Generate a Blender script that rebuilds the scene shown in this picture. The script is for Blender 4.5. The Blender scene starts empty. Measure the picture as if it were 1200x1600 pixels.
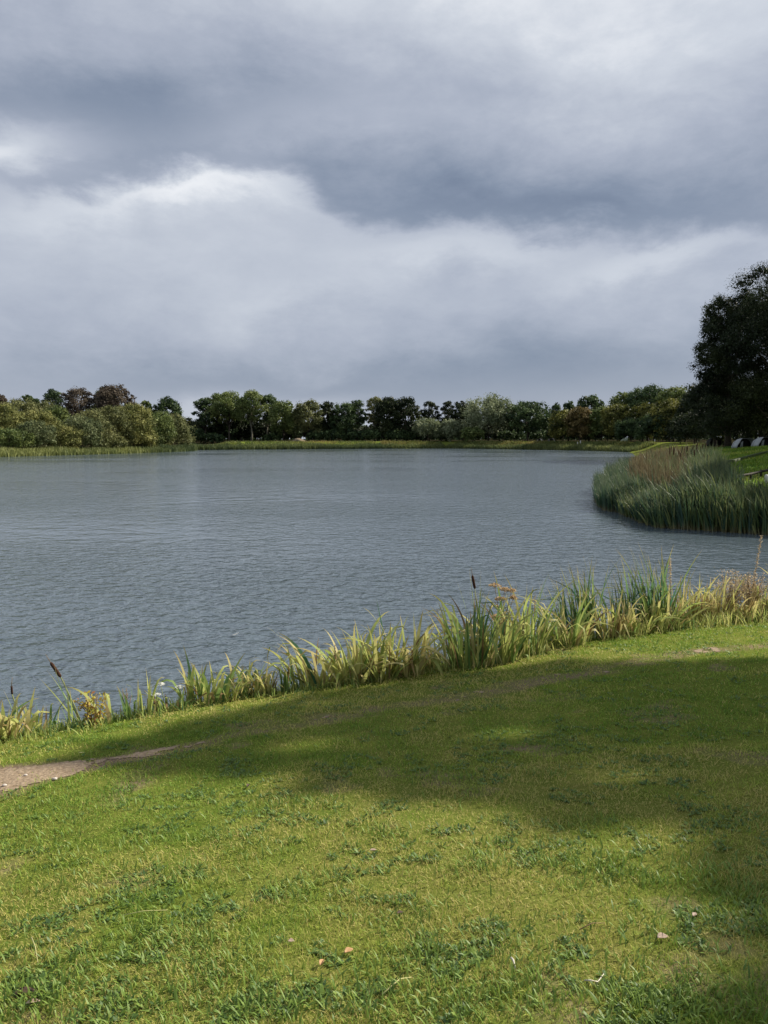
import bpy, math
import numpy as np

rng = np.random.default_rng(7)
SC = bpy.context.scene
COL = SC.collection
PI = math.pi

# ------------------------------------------------------------------ camera
CZ, F = 3.0, 1180.0
PITCH = math.atan((800 - 686) / F)
cam = bpy.data.cameras.new("camera")
cam.sensor_fit = 'VERTICAL'
cam.sensor_height = 36.0
cam.lens = 36.0 * F / 1600
cam.clip_start = 0.05
cam.clip_end = 20000
co = bpy.data.objects.new("camera", cam)
COL.objects.link(co)
co.location = (0, 0, CZ)
co.rotation_euler = (PI / 2 - PITCH, 0, 0)
SC.camera = co


def ray(px, py):
    a, b = (px - 600) / F, (800 - py) / F
    c, s = math.cos(PITCH), math.sin(PITCH)
    return np.array([a, c + b * s, -s + b * c])


def at_z(px, py, z):
    d = ray(px, py)
    t = (z - CZ) / d[2]
    return np.array([0, 0, CZ]) + t * d


def at_y(px, py, y):
    d = ray(px, py)
    return np.array([0, 0, CZ]) + d * (y / d[1])


# ------------------------------------------------------------------ noise
def _hash(ix, iy, seed):
    n = (ix * 374761393 + iy * 668265263 + seed * 1442695041) & 0xFFFFFFFF
    n = ((n ^ (n >> 13)) * 1274126177) & 0xFFFFFFFF
    return ((n ^ (n >> 16)) & 0xFFFF) / 65535.0


def vnoise(x, y, scale, seed=0):
    x = np.asarray(x, float) / scale
    y = np.asarray(y, float) / scale
    ix, iy = np.floor(x).astype(np.int64), np.floor(y).astype(np.int64)
    fx, fy = x - ix, y - iy
    fx, fy = fx * fx * (3 - 2 * fx), fy * fy * (3 - 2 * fy)
    a, b = _hash(ix, iy, seed), _hash(ix + 1, iy, seed)
    c, d = _hash(ix, iy + 1, seed), _hash(ix + 1, iy + 1, seed)
    return (a * (1 - fx) + b * fx) * (1 - fy) + (c * (1 - fx) + d * fx) * fy


def fbm(x, y, scale, seed=0, octs=3):
    v, a, t = 0, 1.0, 0
    for o in range(octs):
        v = v + a * vnoise(x, y, scale / 2 ** o, seed + o * 17)
        t += a
        a *= 0.5
    return v / t


def sstep(x, a, b):
    t = np.clip((np.asarray(x, float) - a) / (b - a), 0, 1)
    return t * t * (3 - 2 * t)


# ------------------------------------------------------------------ lake outline
EDGE = [(0, 1150), (150, 1128), (300, 1094), (480, 1071), (700, 1040), (850, 1010), (1000, 985), (1200, 963)]
edge_w = np.array([at_z(px, py, 0.30)[:2] for px, py in EDGE])
nrm = []
for i in range(len(edge_w)):
    a, b = edge_w[max(i - 1, 0)], edge_w[min(i + 1, len(edge_w) - 1)]
    t = (b - a) / np.linalg.norm(b - a)
    nrm.append((-t[1], t[0]))
near_shore = edge_w + 0.42 * np.array(nrm)
LAKE = [(-60, -22), (-30, -9), (-14, 0.0), (-7.5, 4.2)] + [tuple(p) for p in near_shore] + [
    (9.5, 12.9), (14, 13.6), (20, 15.5), (23, 18.5), (19.5, 21.6), (15.6, 22.9), (12.1, 23.9), (9.6, 25.6), (9.9, 30), (10.3, 34.5),
    (11.9, 39), (12.9, 43.5), (15.6, 50), (18.6, 60), (25, 78), (34, 104), (46, 138), (56, 172), (56, 186), (50, 203),
    (38, 224), (20, 243), (0, 238), (-20, 228), (-38, 218), (-52, 207), (-49, 190), (-50, 174), (-56, 152),
    (-62, 134), (-70, 116), (-95, 92), (-130, 60), (-120, 10), (-90, -20)]
LAKE = np.array(LAKE)


def sdist(x, y):
    """signed distance to the lake shore, positive on land"""
    x = np.asarray(x, float)
    y = np.asarray(y, float)
    best = np.full(x.shape, 1e18)
    inside = np.zeros(x.shape, bool)
    n = len(LAKE)
    for i in range(n):
        ax, ay = LAKE[i]
        bx, by = LAKE[(i + 1) % n]
        ex, ey = bx - ax, by - ay
        wx, wy = x - ax, y - ay
        t = np.clip((wx * ex + wy * ey) / (ex * ex + ey * ey), 0, 1)
        dx, dy = wx - t * ex, wy - t * ey
        best = np.minimum(best, dx * dx + dy * dy)
        c = ((ay > y) != (by > y)) & (x < (bx - ax) * (y - ay) / (by - ay + 1e-12) + ax)
        inside ^= c
    d = np.sqrt(best)
    return np.where(inside, -d, d)


def height(x, y):
    x = np.asarray(x, float)
    y = np.asarray(y, float)
    d = sdist(x, y) + 0.10 * (vnoise(x, y, 0.5, 5) - 0.5) * np.exp(-np.hypot(x, y) / 40)
    dp = np.maximum(d, 0)
    rise = sstep(dp, 0, 0.3)
    z_near = 0.20 * rise + 0.142 * np.minimum(dp, 8.2) + 0.03 * np.clip(dp - 8.2, 0, 30)
    z_right = 0.15 * rise + 0.118 * np.minimum(dp, 15.5) + 0.012 * np.clip(dp - 15.5, 0, 60)
    z_far = 0.25 * rise + 1.95 * sstep(dp, 0.5, 7.5) + 0.004 * np.clip(dp - 7.5, 0, 400)
    z_left = 0.25 * rise + 0.07 * np.minimum(dp, 12) + 0.01 * np.clip(dp - 12, 0, 150)
    wr = sstep(y, 13, 21) * sstep(x, -40, 0)
    wf = sstep(y, 110, 165) * sstep(x, -54, -44)
    wl = sstep(-x, 20, 45) * (1 - wf)
    z = z_near * (1 - wr) + z_right * wr
    z = z * (1 - wf) + z_far * wf
    z = z * (1 - wl) + z_left * wl
    bump = (fbm(x, y, 0.9, 3) - 0.5) * 0.05 * sstep(dp, 0.2, 1.0)
    bump = bump + (fbm(x, y, 7.0, 9) - 0.5) * 0.25 * sstep(dp, 2, 8) * sstep(np.hypot(x, y), 14, 40)
    return np.where(d > 0, z + bump, -0.03 - 0.25 * np.minimum(-np.minimum(d, 0), 5))


def ground(px, py):
    """pixel of the photo -> point on the ground"""
    d = ray(px, py)
    lo, prev = 0.5, None
    t = 0.8
    while t < 600:
        p = np.array([0, 0, CZ]) + d * t
        if p[2] < float(height(p[0], p[1])):
            break
        lo = t
        t *= 1.02
    hi = t
    for _ in range(30):
        m = 0.5 * (lo + hi)
        p = np.array([0, 0, CZ]) + d * m
        if p[2] < float(height(p[0], p[1])):
            hi = m
        else:
            lo = m
    p = np.array([0, 0, CZ]) + d * hi
    return np.array([p[0], p[1], float(height(p[0], p[1]))])


# ------------------------------------------------------------------ mesh helpers
class Acc:
    """collects quads (or triangles) with per-vertex attributes"""

    def __init__(self):
        self.V, self.Q, self.T, self.A, self.n = [], [], [], {}, 0

    def add(self, V, Q=None, T=None, **attrs):
        V = np.asarray(V, float).reshape(-1, 3)
        self.V.append(V)
        if Q is not None and len(Q):
            self.Q.append(np.asarray(Q).reshape(-1, 4) + self.n)
        if T is not None and len(T):
            self.T.append(np.asarray(T).reshape(-1, 3) + self.n)
        for k, v in attrs.items():
            self.A.setdefault(k, []).append((self.n, np.broadcast_to(np.asarray(v, float), (len(V),))))
        self.n += len(V)
        return self

    def mesh(self, name, mat, smooth=False, origin=(0, 0, 0)):
        V = np.concatenate(self.V) - np.asarray(origin, float)
        me = bpy.data.meshes.new(name)
        me.vertices.add(len(V))
        me.vertices.foreach_set("co", V.astype(np.float32).ravel())
        q = np.concatenate(self.Q) if self.Q else np.zeros((0, 4), int)
        t = np.concatenate(self.T) if self.T else np.zeros((0, 3), int)
        loops = np.concatenate([q.ravel(), t.ravel()]).astype(np.int32)
        starts = np.concatenate([np.arange(len(q)) * 4, len(q) * 4 + np.arange(len(t)) * 3]).astype(np.int32)
        me.loops.add(len(loops))
        me.loops.foreach_set("vertex_index", loops)
        me.polygons.add(len(starts))
        me.polygons.foreach_set("loop_start", starts)
        if smooth:
            me.polygons.foreach_set("use_smooth", np.ones(len(starts), bool))
        for k, parts in self.A.items():
            arr = np.zeros(len(V), np.float32)
            for off, v in parts:
                arr[off:off + len(v)] = v
            at = me.attributes.new(k, 'FLOAT', 'POINT')
            at.data.foreach_set("value", arr)
        me.materials.append(mat)
        me.update(calc_edges=True)
        me.validate()
        return me


def tag(o, label=None, cat=None, group=None, kind=None):
    for k, v in (("label", label), ("category", cat), ("group", group), ("kind", kind)):
        if v:
            o[k] = v
    return o


def obj(name, acc, mat, parent=None, smooth=False):
    org = (0, 0, 0)
    if parent is not None:
        org = WORLD_LOC[parent.name]
    me = acc.mesh(name, mat, smooth, org)
    o = bpy.data.objects.new(name, me)
    COL.objects.link(o)
    if parent is not None:
        o.parent = parent
    return o


WORLD_LOC = {}


def thing(name, loc, label, cat, group=None):
    e = bpy.data.objects.new(name, None)
    e.empty_display_size = 0.2
    COL.objects.link(e)
    e.location = tuple(float(v) for v in loc)
    WORLD_LOC[e.name] = tuple(float(v) for v in loc)
    return tag(e, label, cat, group)


def solo(name, acc, mat, loc, label, cat, group=None, smooth=False):
    """a thing that is one mesh, its origin at loc"""
    me = acc.mesh(name, mat, smooth, loc)
    o = bpy.data.objects.new(name, me)
    COL.objects.link(o)
    o.location = tuple(float(v) for v in loc)
    return tag(o, label, cat, group)


def tube(pts, radii, n=6, cap=True):
    pts = np.asarray(pts, float)
    radii = np.broadcast_to(np.asarray(radii, float), (len(pts),))
    tan = np.gradient(pts, axis=0)
    tan /= np.linalg.norm(tan, axis=1)[:, None] + 1e-12
    ref = np.array([1.0, 0, 0]) if abs(tan[0][0]) < 0.8 else np.array([0, 1.0, 0])
    V = []
    for p, t, r in zip(pts, tan, radii):
        u = np.cross(t, ref)
        u /= np.linalg.norm(u) + 1e-12
        w = np.cross(t, u)
        a = np.arange(n) * 2 * PI / n
        V.append(p + r * (np.cos(a)[:, None] * u + np.sin(a)[:, None] * w))
    V = np.concatenate(V)
    Q, T = [], []
    for i in range(len(pts) - 1):
        for j in range(n):
            k = (j + 1) % n
            Q.append((i * n + j, i * n + k, (i + 1) * n + k, (i + 1) * n + j))
    if cap:
        for base, flip in ((0, True), ((len(pts) - 1) * n, False)):
            for j in range(1, n - 1):
                tr = (base, base + j, base + j + 1)
                T.append(tr[::-1] if flip else tr)
    return V, np.array(Q), np.array(T).reshape(-1, 3)


def strips(base, az, L, W, lean, bend, nseg=6, twist=None, kink=None, kpos=None, base_w=0.6, power=1.5):
    """strap leaves: base (N,3), az the way each leans, returns V (N*(nseg+1)*2,3), quads, s per vertex"""
    N = len(base)
    s = np.linspace(0, 1, nseg + 1)
    phi = lean[:, None] + bend[:, None] * s[None] ** power
    if kink is not None:
        phi = phi + kink[:, None] * (s[None] > kpos[:, None])
    ds = (L / nseg)[:, None]
    pm = 0.5 * (phi[:, 1:] + phi[:, :-1])
    h = np.concatenate([np.zeros((N, 1)), np.cumsum(np.sin(pm) * ds, 1)], 1)
    z = np.concatenate([np.zeros((N, 1)), np.cumsum(np.cos(pm) * ds, 1)], 1)
    ca, sa = np.cos(az)[:, None], np.sin(az)[:, None]
    P = np.stack([base[:, 0:1] + ca * h, base[:, 1:2] + sa * h, base[:, 2:3] + z], -1)
    side = np.stack([-sa + 0 * h, ca + 0 * h, 0 * h], -1)
    if twist is not None:
        nr = np.stack([ca * np.cos(phi), sa * np.cos(phi), -np.sin(phi)], -1)
        tw = twist[:, None] * (0.4 + 0.6 * s[None])
        side = side * np.cos(tw)[..., None] + nr * np.sin(tw)[..., None]
    w = np.clip(base_w + 1.4 * s, 0, 1) * (1 - s ** 2.6) + 0.02
    off = side * (0.5 * W[:, None] * w[None])[..., None]
    V = np.stack([P - off, P + off], 2).reshape(-1, 3)
    m = (nseg + 1) * 2
    q = np.array([(2 * i, 2 * i + 1, 2 * i + 3, 2 * i + 2) for i in range(nseg)])
    Q = (np.arange(N)[:, None, None] * m + q[None]).reshape(-1, 4)
    S = np.broadcast_to(np.repeat(s, 2)[None], (N, m)).ravel()
    return V, Q, S


def per_blade(v, nseg):
    return np.repeat(v, (nseg + 1) * 2)


# ------------------------------------------------------------------ materials
def new_mat(name):
    m = bpy.data.materials.new(name)
    m.use_nodes = True
    nt = m.node_tree
    nt.nodes.clear()
    out = nt.nodes.new("ShaderNodeOutputMaterial")
    return m, nt, out


def ramp(nt, stops):
    r = nt.nodes.new("ShaderNodeValToRGB")
    el = r.color_ramp.elements
    while len(el) < len(stops):
        el.new(0.5)
    for e, (p, c) in zip(el, stops):
        e.position = p
        e.color = (*c, 1)
    return r


def leaf_mat(name, stops, translucent=0.3, rough=0.55, tip=None, spec=0.25, root=None):
    """leaves coloured by the per-leaf attribute tint; tip: colour leaf ends wither to"""
    m, nt, out = new_mat(name)
    at = nt.nodes.new("ShaderNodeAttribute")
    at.attribute_name = "tint"
    r = ramp(nt, stops)
    nt.links.new(at.outputs["Fac"], r.inputs[0])
    colr = r.outputs[0]
    for nm, cc, lo, hi in (("tip", tip, 0.72, 1.0), ("root", root, 0.30, 0.0)):
        if cc is None:
            continue
        a2 = nt.nodes.new("ShaderNodeAttribute")
        a2.attribute_name = "along"
        mr = nt.nodes.new("ShaderNodeMapRange")
        mr.inputs["From Min"].default_value = lo
        mr.inputs["From Max"].default_value = hi
        nt.links.new(a2.outputs["Fac"], mr.inputs["Value"])
        mx = nt.nodes.new("ShaderNodeMix")
        mx.data_type = 'RGBA'
        nt.links.new(mr.outputs[0], mx.inputs[0])
        nt.links.new(colr, mx.inputs[6])
        mx.inputs[7].default_value = (*cc, 1)
        colr = mx.outputs[2]
    b = nt.nodes.new("ShaderNodeBsdfPrincipled")
    b.inputs["Roughness"].default_value = rough
    b.inputs["Specular IOR Level"].default_value = spec
    nt.links.new(colr, b.inputs["Base Color"])
    t = nt.nodes.new("ShaderNodeBsdfTranslucent")
    nt.links.new(colr, t.inputs["Color"])
    mix = nt.nodes.new("ShaderNodeMixShader")
    mix.inputs[0].default_value = translucent
    nt.links.new(b.outputs[0], mix.inputs[1])
    nt.links.new(t.outputs[0], mix.inputs[2])
    nt.links.new(mix.outputs[0], out.inputs[0])
    return m


def plain_mat(name, c1, c2, scale=8.0, rough=0.8, spec=0.3, bump=0.0, coord="Object"):
    m, nt, out = new_mat(name)
    tc = nt.nodes.new("ShaderNodeTexCoord")
    n = nt.nodes.new("ShaderNodeTexNoise")
    n.inputs["Scale"].default_value = scale
    n.inputs["Detail"].default_value = 5
    nt.links.new(tc.outputs[coord], n.inputs["Vector"])
    r = ramp(nt, [(0.3, c1), (0.7, c2)])
    nt.links.new(n.outputs[0], r.inputs[0])
    b = nt.nodes.new("ShaderNodeBsdfPrincipled")
    b.inputs["Roughness"].default_value = rough
    b.inputs["Specular IOR Level"].default_value = spec
    nt.links.new(r.outputs[0], b.inputs["Base Color"])
    if bump:
        bp = nt.nodes.new("ShaderNodeBump")
        bp.inputs["Strength"].default_value = bump
        bp.inputs["Distance"].default_value = 0.02
        nt.links.new(n.outputs[0], bp.inputs["Height"])
        nt.links.new(bp.outputs[0], b.inputs["Normal"])
    nt.links.new(b.outputs[0], out.inputs[0])
    return m


LAWN = leaf_mat("lawn_blades", [(0.0, (.54, .46, .16)), (0.25, (.35, .41, .065)), (0.6, (.205, .325, .036)), (1.0, (.08, .175, .025))],
                0.35, 0.6)
WEED = leaf_mat("weed_leaves", [(0.0, (.20, .29, .05)), (0.5, (.11, .19, .04)), (1.0, (.06, .115, .04))], 0.3, 0.5, spec=0.3)
IRIS = leaf_mat("iris_leaves", [(0.0, (.58, .50, .22)), (0.3, (.50, .52, .16)), (0.6, (.22, .32, .085)), (1.0, (.06, .15, .075))],
                0.45, 0.55, tip=(.40, .30, .13), spec=0.2)
DRY = leaf_mat("dry_leaves", [(0.0, (.17, .10, .045)), (0.5, (.36, .26, .11)), (1.0, (.45, .38, .17))], 0.3, 0.7)
REED = leaf_mat("reed_leaves", [(0.0, (0.265, 0.281, 0.101)), (0.35, (0.125, 0.179, 0.058)), (0.7, (0.058, 0.113, 0.055)), (1.0, (0.047, 0.094, 0.066))],
                0.3, 0.5, tip=(0.125, 0.148, 0.078), spec=0.35, root=(0.328, 0.265, 0.140))
BROWNREED = leaf_mat("brown_reeds", [(0.0, (0.078, 0.070, 0.033)), (0.5, (0.148, 0.113, 0.061)), (1.0, (0.250, 0.207, 0.109))], 0.25, 0.8,
                     root=(0.125, 0.117, 0.047))
FARREED = leaf_mat("far_reeds", [(0.0, (.07, .10, .04)), (0.5, (.13, .16, .055)), (1.0, (.22, .24, .08))], 0.3, 0.6)
BANKGRASS = leaf_mat("bank_grass", [(0.0, (.30, .24, .08)), (0.5, (.16, .18, .05)), (1.0, (.07, .11, .03))], 0.3, 0.6)
FLUFF = leaf_mat("seed_fluff", [(0.0, (.42, .31, .18)), (1.0, (.70, .58, .40))], 0.45, 0.9, spec=0.1)
UMBEL = leaf_mat("dead_umbels", [(0.0, (.36, .25, .13)), (1.0, (.68, .52, .32))], 0.4, 0.85, spec=0.1)
YARROW = leaf_mat("white_florets", [(0.0, (.55, .55, .48)), (1.0, (.8, .8, .76))], 0.2, 0.8, spec=0.1)
DOCK = leaf_mat("dock_leaves", [(0.0, (.30, .13, .05)), (0.35, (.50, .38, .06)), (0.7, (.42, .42, .08)), (1.0, (.14, .2, .05))], 0.35, 0.5)
HEAD = plain_mat("bulrush_velvet", (.040, .020, .013), (.080, .042, .027), 90, 0.95, 0.1, 0.4)
STEM = plain_mat("green_stem", (.16, .19, .06), (.24, .26, .09), 12, 0.6)
DEADSTEM = plain_mat("dead_stem", (.16, .10, .05), (.30, .21, .11), 12, 0.8)
BARK = plain_mat("bark", (.045, .035, .026), (.11, .09, .07), 5, 0.9, 0.2, 0.6)
PALEBARK = plain_mat("pale_bark", (.16, .15, .11), (.27, .25, .19), 4, 0.9, 0.2, 0.5)
SOIL = plain_mat("worn_soil", (.19, .135, .085), (.36, .275, .19), 30, 0.95, 0.15, 0.8)
STONE = plain_mat("pebble_stone", (.42, .36, .30), (.62, .56, .50), 60, 0.7)
TIMBER = plain_mat("dark_timber", (.025, .02, .015), (.06, .05, .038), 9, 0.85)
PALEPOST = plain_mat("pale_post", (.45, .45, .42), (.62, .62, .58), 9, 0.7)
WHITE = plain_mat("white_quill", (.50, .46, .38), (.62, .57, .48), 40, 0.6)
FEATHER = plain_mat("white_feather", (.7, .7, .68), (.85, .85, .82), 40, 0.7)
TAN = plain_mat("fallen_leaf_tan", (.34, .19, .08), (.50, .31, .16), 70, 0.6)
PINKISH = plain_mat("fallen_leaf_pale", (.30, .21, .15), (.46, .36, .28), 70, 0.6)
UMBER = plain_mat("fallen_leaf_dark", (.035, .022, .016), (.13, .08, .05), 60, 0.6)
STRAW = plain_mat("straw", (.42, .40, .16), (.55, .50, .24), 30, 0.6)
TENT_GREY = plain_mat("tent_silver_grey", (.26, .28, .28), (.36, .38, .38), 3, 0.5, 0.5)
TENT_PALE = plain_mat("tent_pale", (.34, .31, .27), (.44, .41, .36), 3, 0.6, 0.4)
TENT_GREEN = plain_mat("tent_sage", (.16, .19, .12), (.22, .25, .17), 3, 0.6, 0.4)
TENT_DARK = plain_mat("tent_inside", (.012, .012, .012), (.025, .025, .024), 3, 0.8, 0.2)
MOUND = plain_mat("sandy_mound", (.17, .135, .09), (.27, .215, .15), 2, 0.95, 0.1, 0.5)


def ground_material():
    m, nt, out = new_mat("ground_soil_and_grass")
    N, Lk = nt.nodes, nt.links
    tc = N.new("ShaderNodeTexCoord")

    def noise(scale, detail=6):
        n = N.new("ShaderNodeTexNoise")
        n.inputs["Scale"].default_value = scale
        n.inputs["Detail"].default_value = detail
        Lk.new(tc.outputs["Object"], n.inputs["Vector"])
        return n

    def mix(f, a, b):
        x = N.new("ShaderNodeMix")
        x.data_type = 'RGBA'
        Lk.new(f, x.inputs[0])
        for s, v in ((6, a), (7, b)):
            if isinstance(v, tuple):
                x.inputs[s].default_value = (*v, 1)
            else:
                Lk.new(v, x.inputs[s])
        return x.outputs[2]
    fine, mid, big = noise(55, 8), noise(4, 6), noise(0.25, 5)
    g = ramp(nt, [(0.32, (.022, .03, .007)), (0.5, (.075, .10, .016)), (0.68, (.17, .165, .045))])
    Lk.new(fine.outputs[0], g.inputs[0])
    g2 = ramp(nt, [(0.35, (.09, .15, .02)), (0.65, (.22, .21, .055))])
    Lk.new(mid.outputs[0], g2.inputs[0])
    f1 = N.new("ShaderNodeValue")
    f1.outputs[0].default_value = 0.45
    grass = mix(f1.outputs[0], g.outputs[0], g2.outputs[0])
    g3 = ramp(nt, [(0.35, (.10, .16, .022)), (0.65, (.18, .19, .045))])
    Lk.new(big.outputs[0], g3.inputs[0])
    f2 = N.new("ShaderNodeValue")
    f2.outputs[0].default_value = 0.4
    grass = mix(f2.outputs[0], grass, g3.outputs[0])
    d = ramp(nt, [(0.3, (.13, .092, .06)), (0.7, (.27, .20, .145))])
    Lk.new(fine.outputs[0], d.inputs[0])
    a = N.new("ShaderNodeAttribute")
    a.attribute_name = "bare"
    add = N.new("ShaderNodeMath")
    add.operation = 'MULTIPLY_ADD'
    Lk.new(mid.outputs[0], add.inputs[0])
    add.inputs[1].default_value = 0.9
    add.inputs[2].default_value = -0.45
    ad2 = N.new("ShaderNodeMath")
    ad2.operation = 'ADD'
    Lk.new(add.outputs[0], ad2.inputs[0])
    Lk.new(a.outputs["Fac"], ad2.inputs[1])
    mr = N.new("ShaderNodeMapRange")
    mr.inputs["From Min"].default_value = 0.15
    mr.inputs["From Max"].default_value = 0.65
    Lk.new(ad2.outputs[0], mr.inputs["Value"])
    colr = mix(mr.outputs[0], grass, d.outputs[0])
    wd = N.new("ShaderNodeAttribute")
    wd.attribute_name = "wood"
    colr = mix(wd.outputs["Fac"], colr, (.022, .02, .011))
    b = N.new("ShaderNodeBsdfPrincipled")
    b.inputs["Roughness"].default_value = 0.95
    b.inputs["Specular IOR Level"].default_value = 0.0
    Lk.new(colr, b.inputs["Base Color"])
    bp = N.new("ShaderNodeBump")
    bp.inputs["Strength"].default_value = 0.7
    bp.inputs["Distance"].default_value = 0.012
    Lk.new(fine.outputs[0], bp.inputs["Height"])
    Lk.new(bp.outputs[0], b.inputs["Normal"])
    Lk.new(b.outputs[0], out.inputs[0])
    return m


def water_material():
    m, nt, out = new_mat("lake_water")
    N, Lk = nt.nodes, nt.links
    tc = N.new("ShaderNodeTexCoord")

    def noise(scale, sx, sy, rot, detail, rough=0.5, dist=0.0):
        mp = N.new("ShaderNodeMapping")
        mp.inputs["Rotation"].default_value = (0, 0, rot)
        mp.inputs["Scale"].default_value = (sx, sy, 1)
        Lk.new(tc.outputs["Object"], mp.inputs["Vector"])
        n = N.new("ShaderNodeTexNoise")
        n.noise_dimensions = '2D'
        n.inputs["Scale"].default_value = scale
        n.inputs["Detail"].default_value = detail
        n.inputs["Roughness"].default_value = rough
        n.inputs["Distortion"].default_value = dist
        Lk.new(mp.outputs[0], n.inputs["Vector"])
        return n.outputs[0]

    def math_(op, a, b, c=None):
        x = N.new("ShaderNodeMath")
        x.operation = op
        for i, v in enumerate((a, b) if c is None else (a, b, c)):
            if isinstance(v, (int, float)):
                x.inputs[i].default_value = v
            else:
                Lk.new(v, x.inputs[i])
        return x.outputs[0]
    w1 = noise(1.0, 3.0, 3.5, 0.35, 2.5, 0.5, 0.3)     # wind wavelets of about half a metre
    w2 = noise(1.0, 6.5, 9.0, 0.2, 2.0, 0.5, 0.3)     # ripples of a hand's breadth
    w3 = noise(1.0, 0.8, 1.1, 0.6, 2.0)             # slow swell
    gust = noise(1.0, 0.035, 0.06, 0.25, 3.0)         # gusts roughen some patches
    gm = N.new("ShaderNodeMapRange")
    gm.inputs["From Min"].default_value = 0.36
    gm.inputs["From Max"].default_value = 0.62
    gm.inputs["To Min"].default_value = 0.30
    gm.inputs["To Max"].default_value = 1.40
    Lk.new(gust, gm.inputs["Value"])
    h = math_('MULTIPLY', w1, 0.060)
    h = math_('MULTIPLY_ADD', w2, 0.017, h)
    h = math_('MULTIPLY', h, gm.outputs[0])
    h = math_('MULTIPLY_ADD', w3, 0.04, h)
    bp = N.new("ShaderNodeBump")
    bp.inputs["Strength"].default_value = 1.0
    bp.inputs["Distance"].default_value = 1.0
    Lk.new(h, bp.inputs["Height"])
    b = N.new("ShaderNodeBsdfPrincipled")
    b.inputs["Base Color"].default_value = (.078, .104, .124, 1)
    b.inputs["Roughness"].default_value = 0.11
    b.inputs["IOR"].default_value = 1.5
    Lk.new(bp.outputs[0], b.inputs["Normal"])
    Lk.new(b.outputs[0], out.inputs[0])
    return m


# ------------------------------------------------------------------ sun and sky
SUN_AZ, SUN_EL = math.radians(66), math.radians(38)     # azimuth to the right of the view direction
S = np.array([math.sin(SUN_AZ) * math.cos(SUN_EL), math.cos(SUN_AZ) * math.cos(SUN_EL), math.sin(SUN_EL)])
sl = bpy.data.lights.new("sun", 'SUN')
sl.energy = 4.9
sl.angle = math.radians(0.9)
sl.color = (1.0, 0.93, 0.80)
so = bpy.data.objects.new("sun", sl)
COL.objects.link(so)
from mathutils import Vector
so.rotation_euler = Vector(S).to_track_quat('Z', 'Y').to_euler()
so.location = (40, 20, 60)


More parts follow.
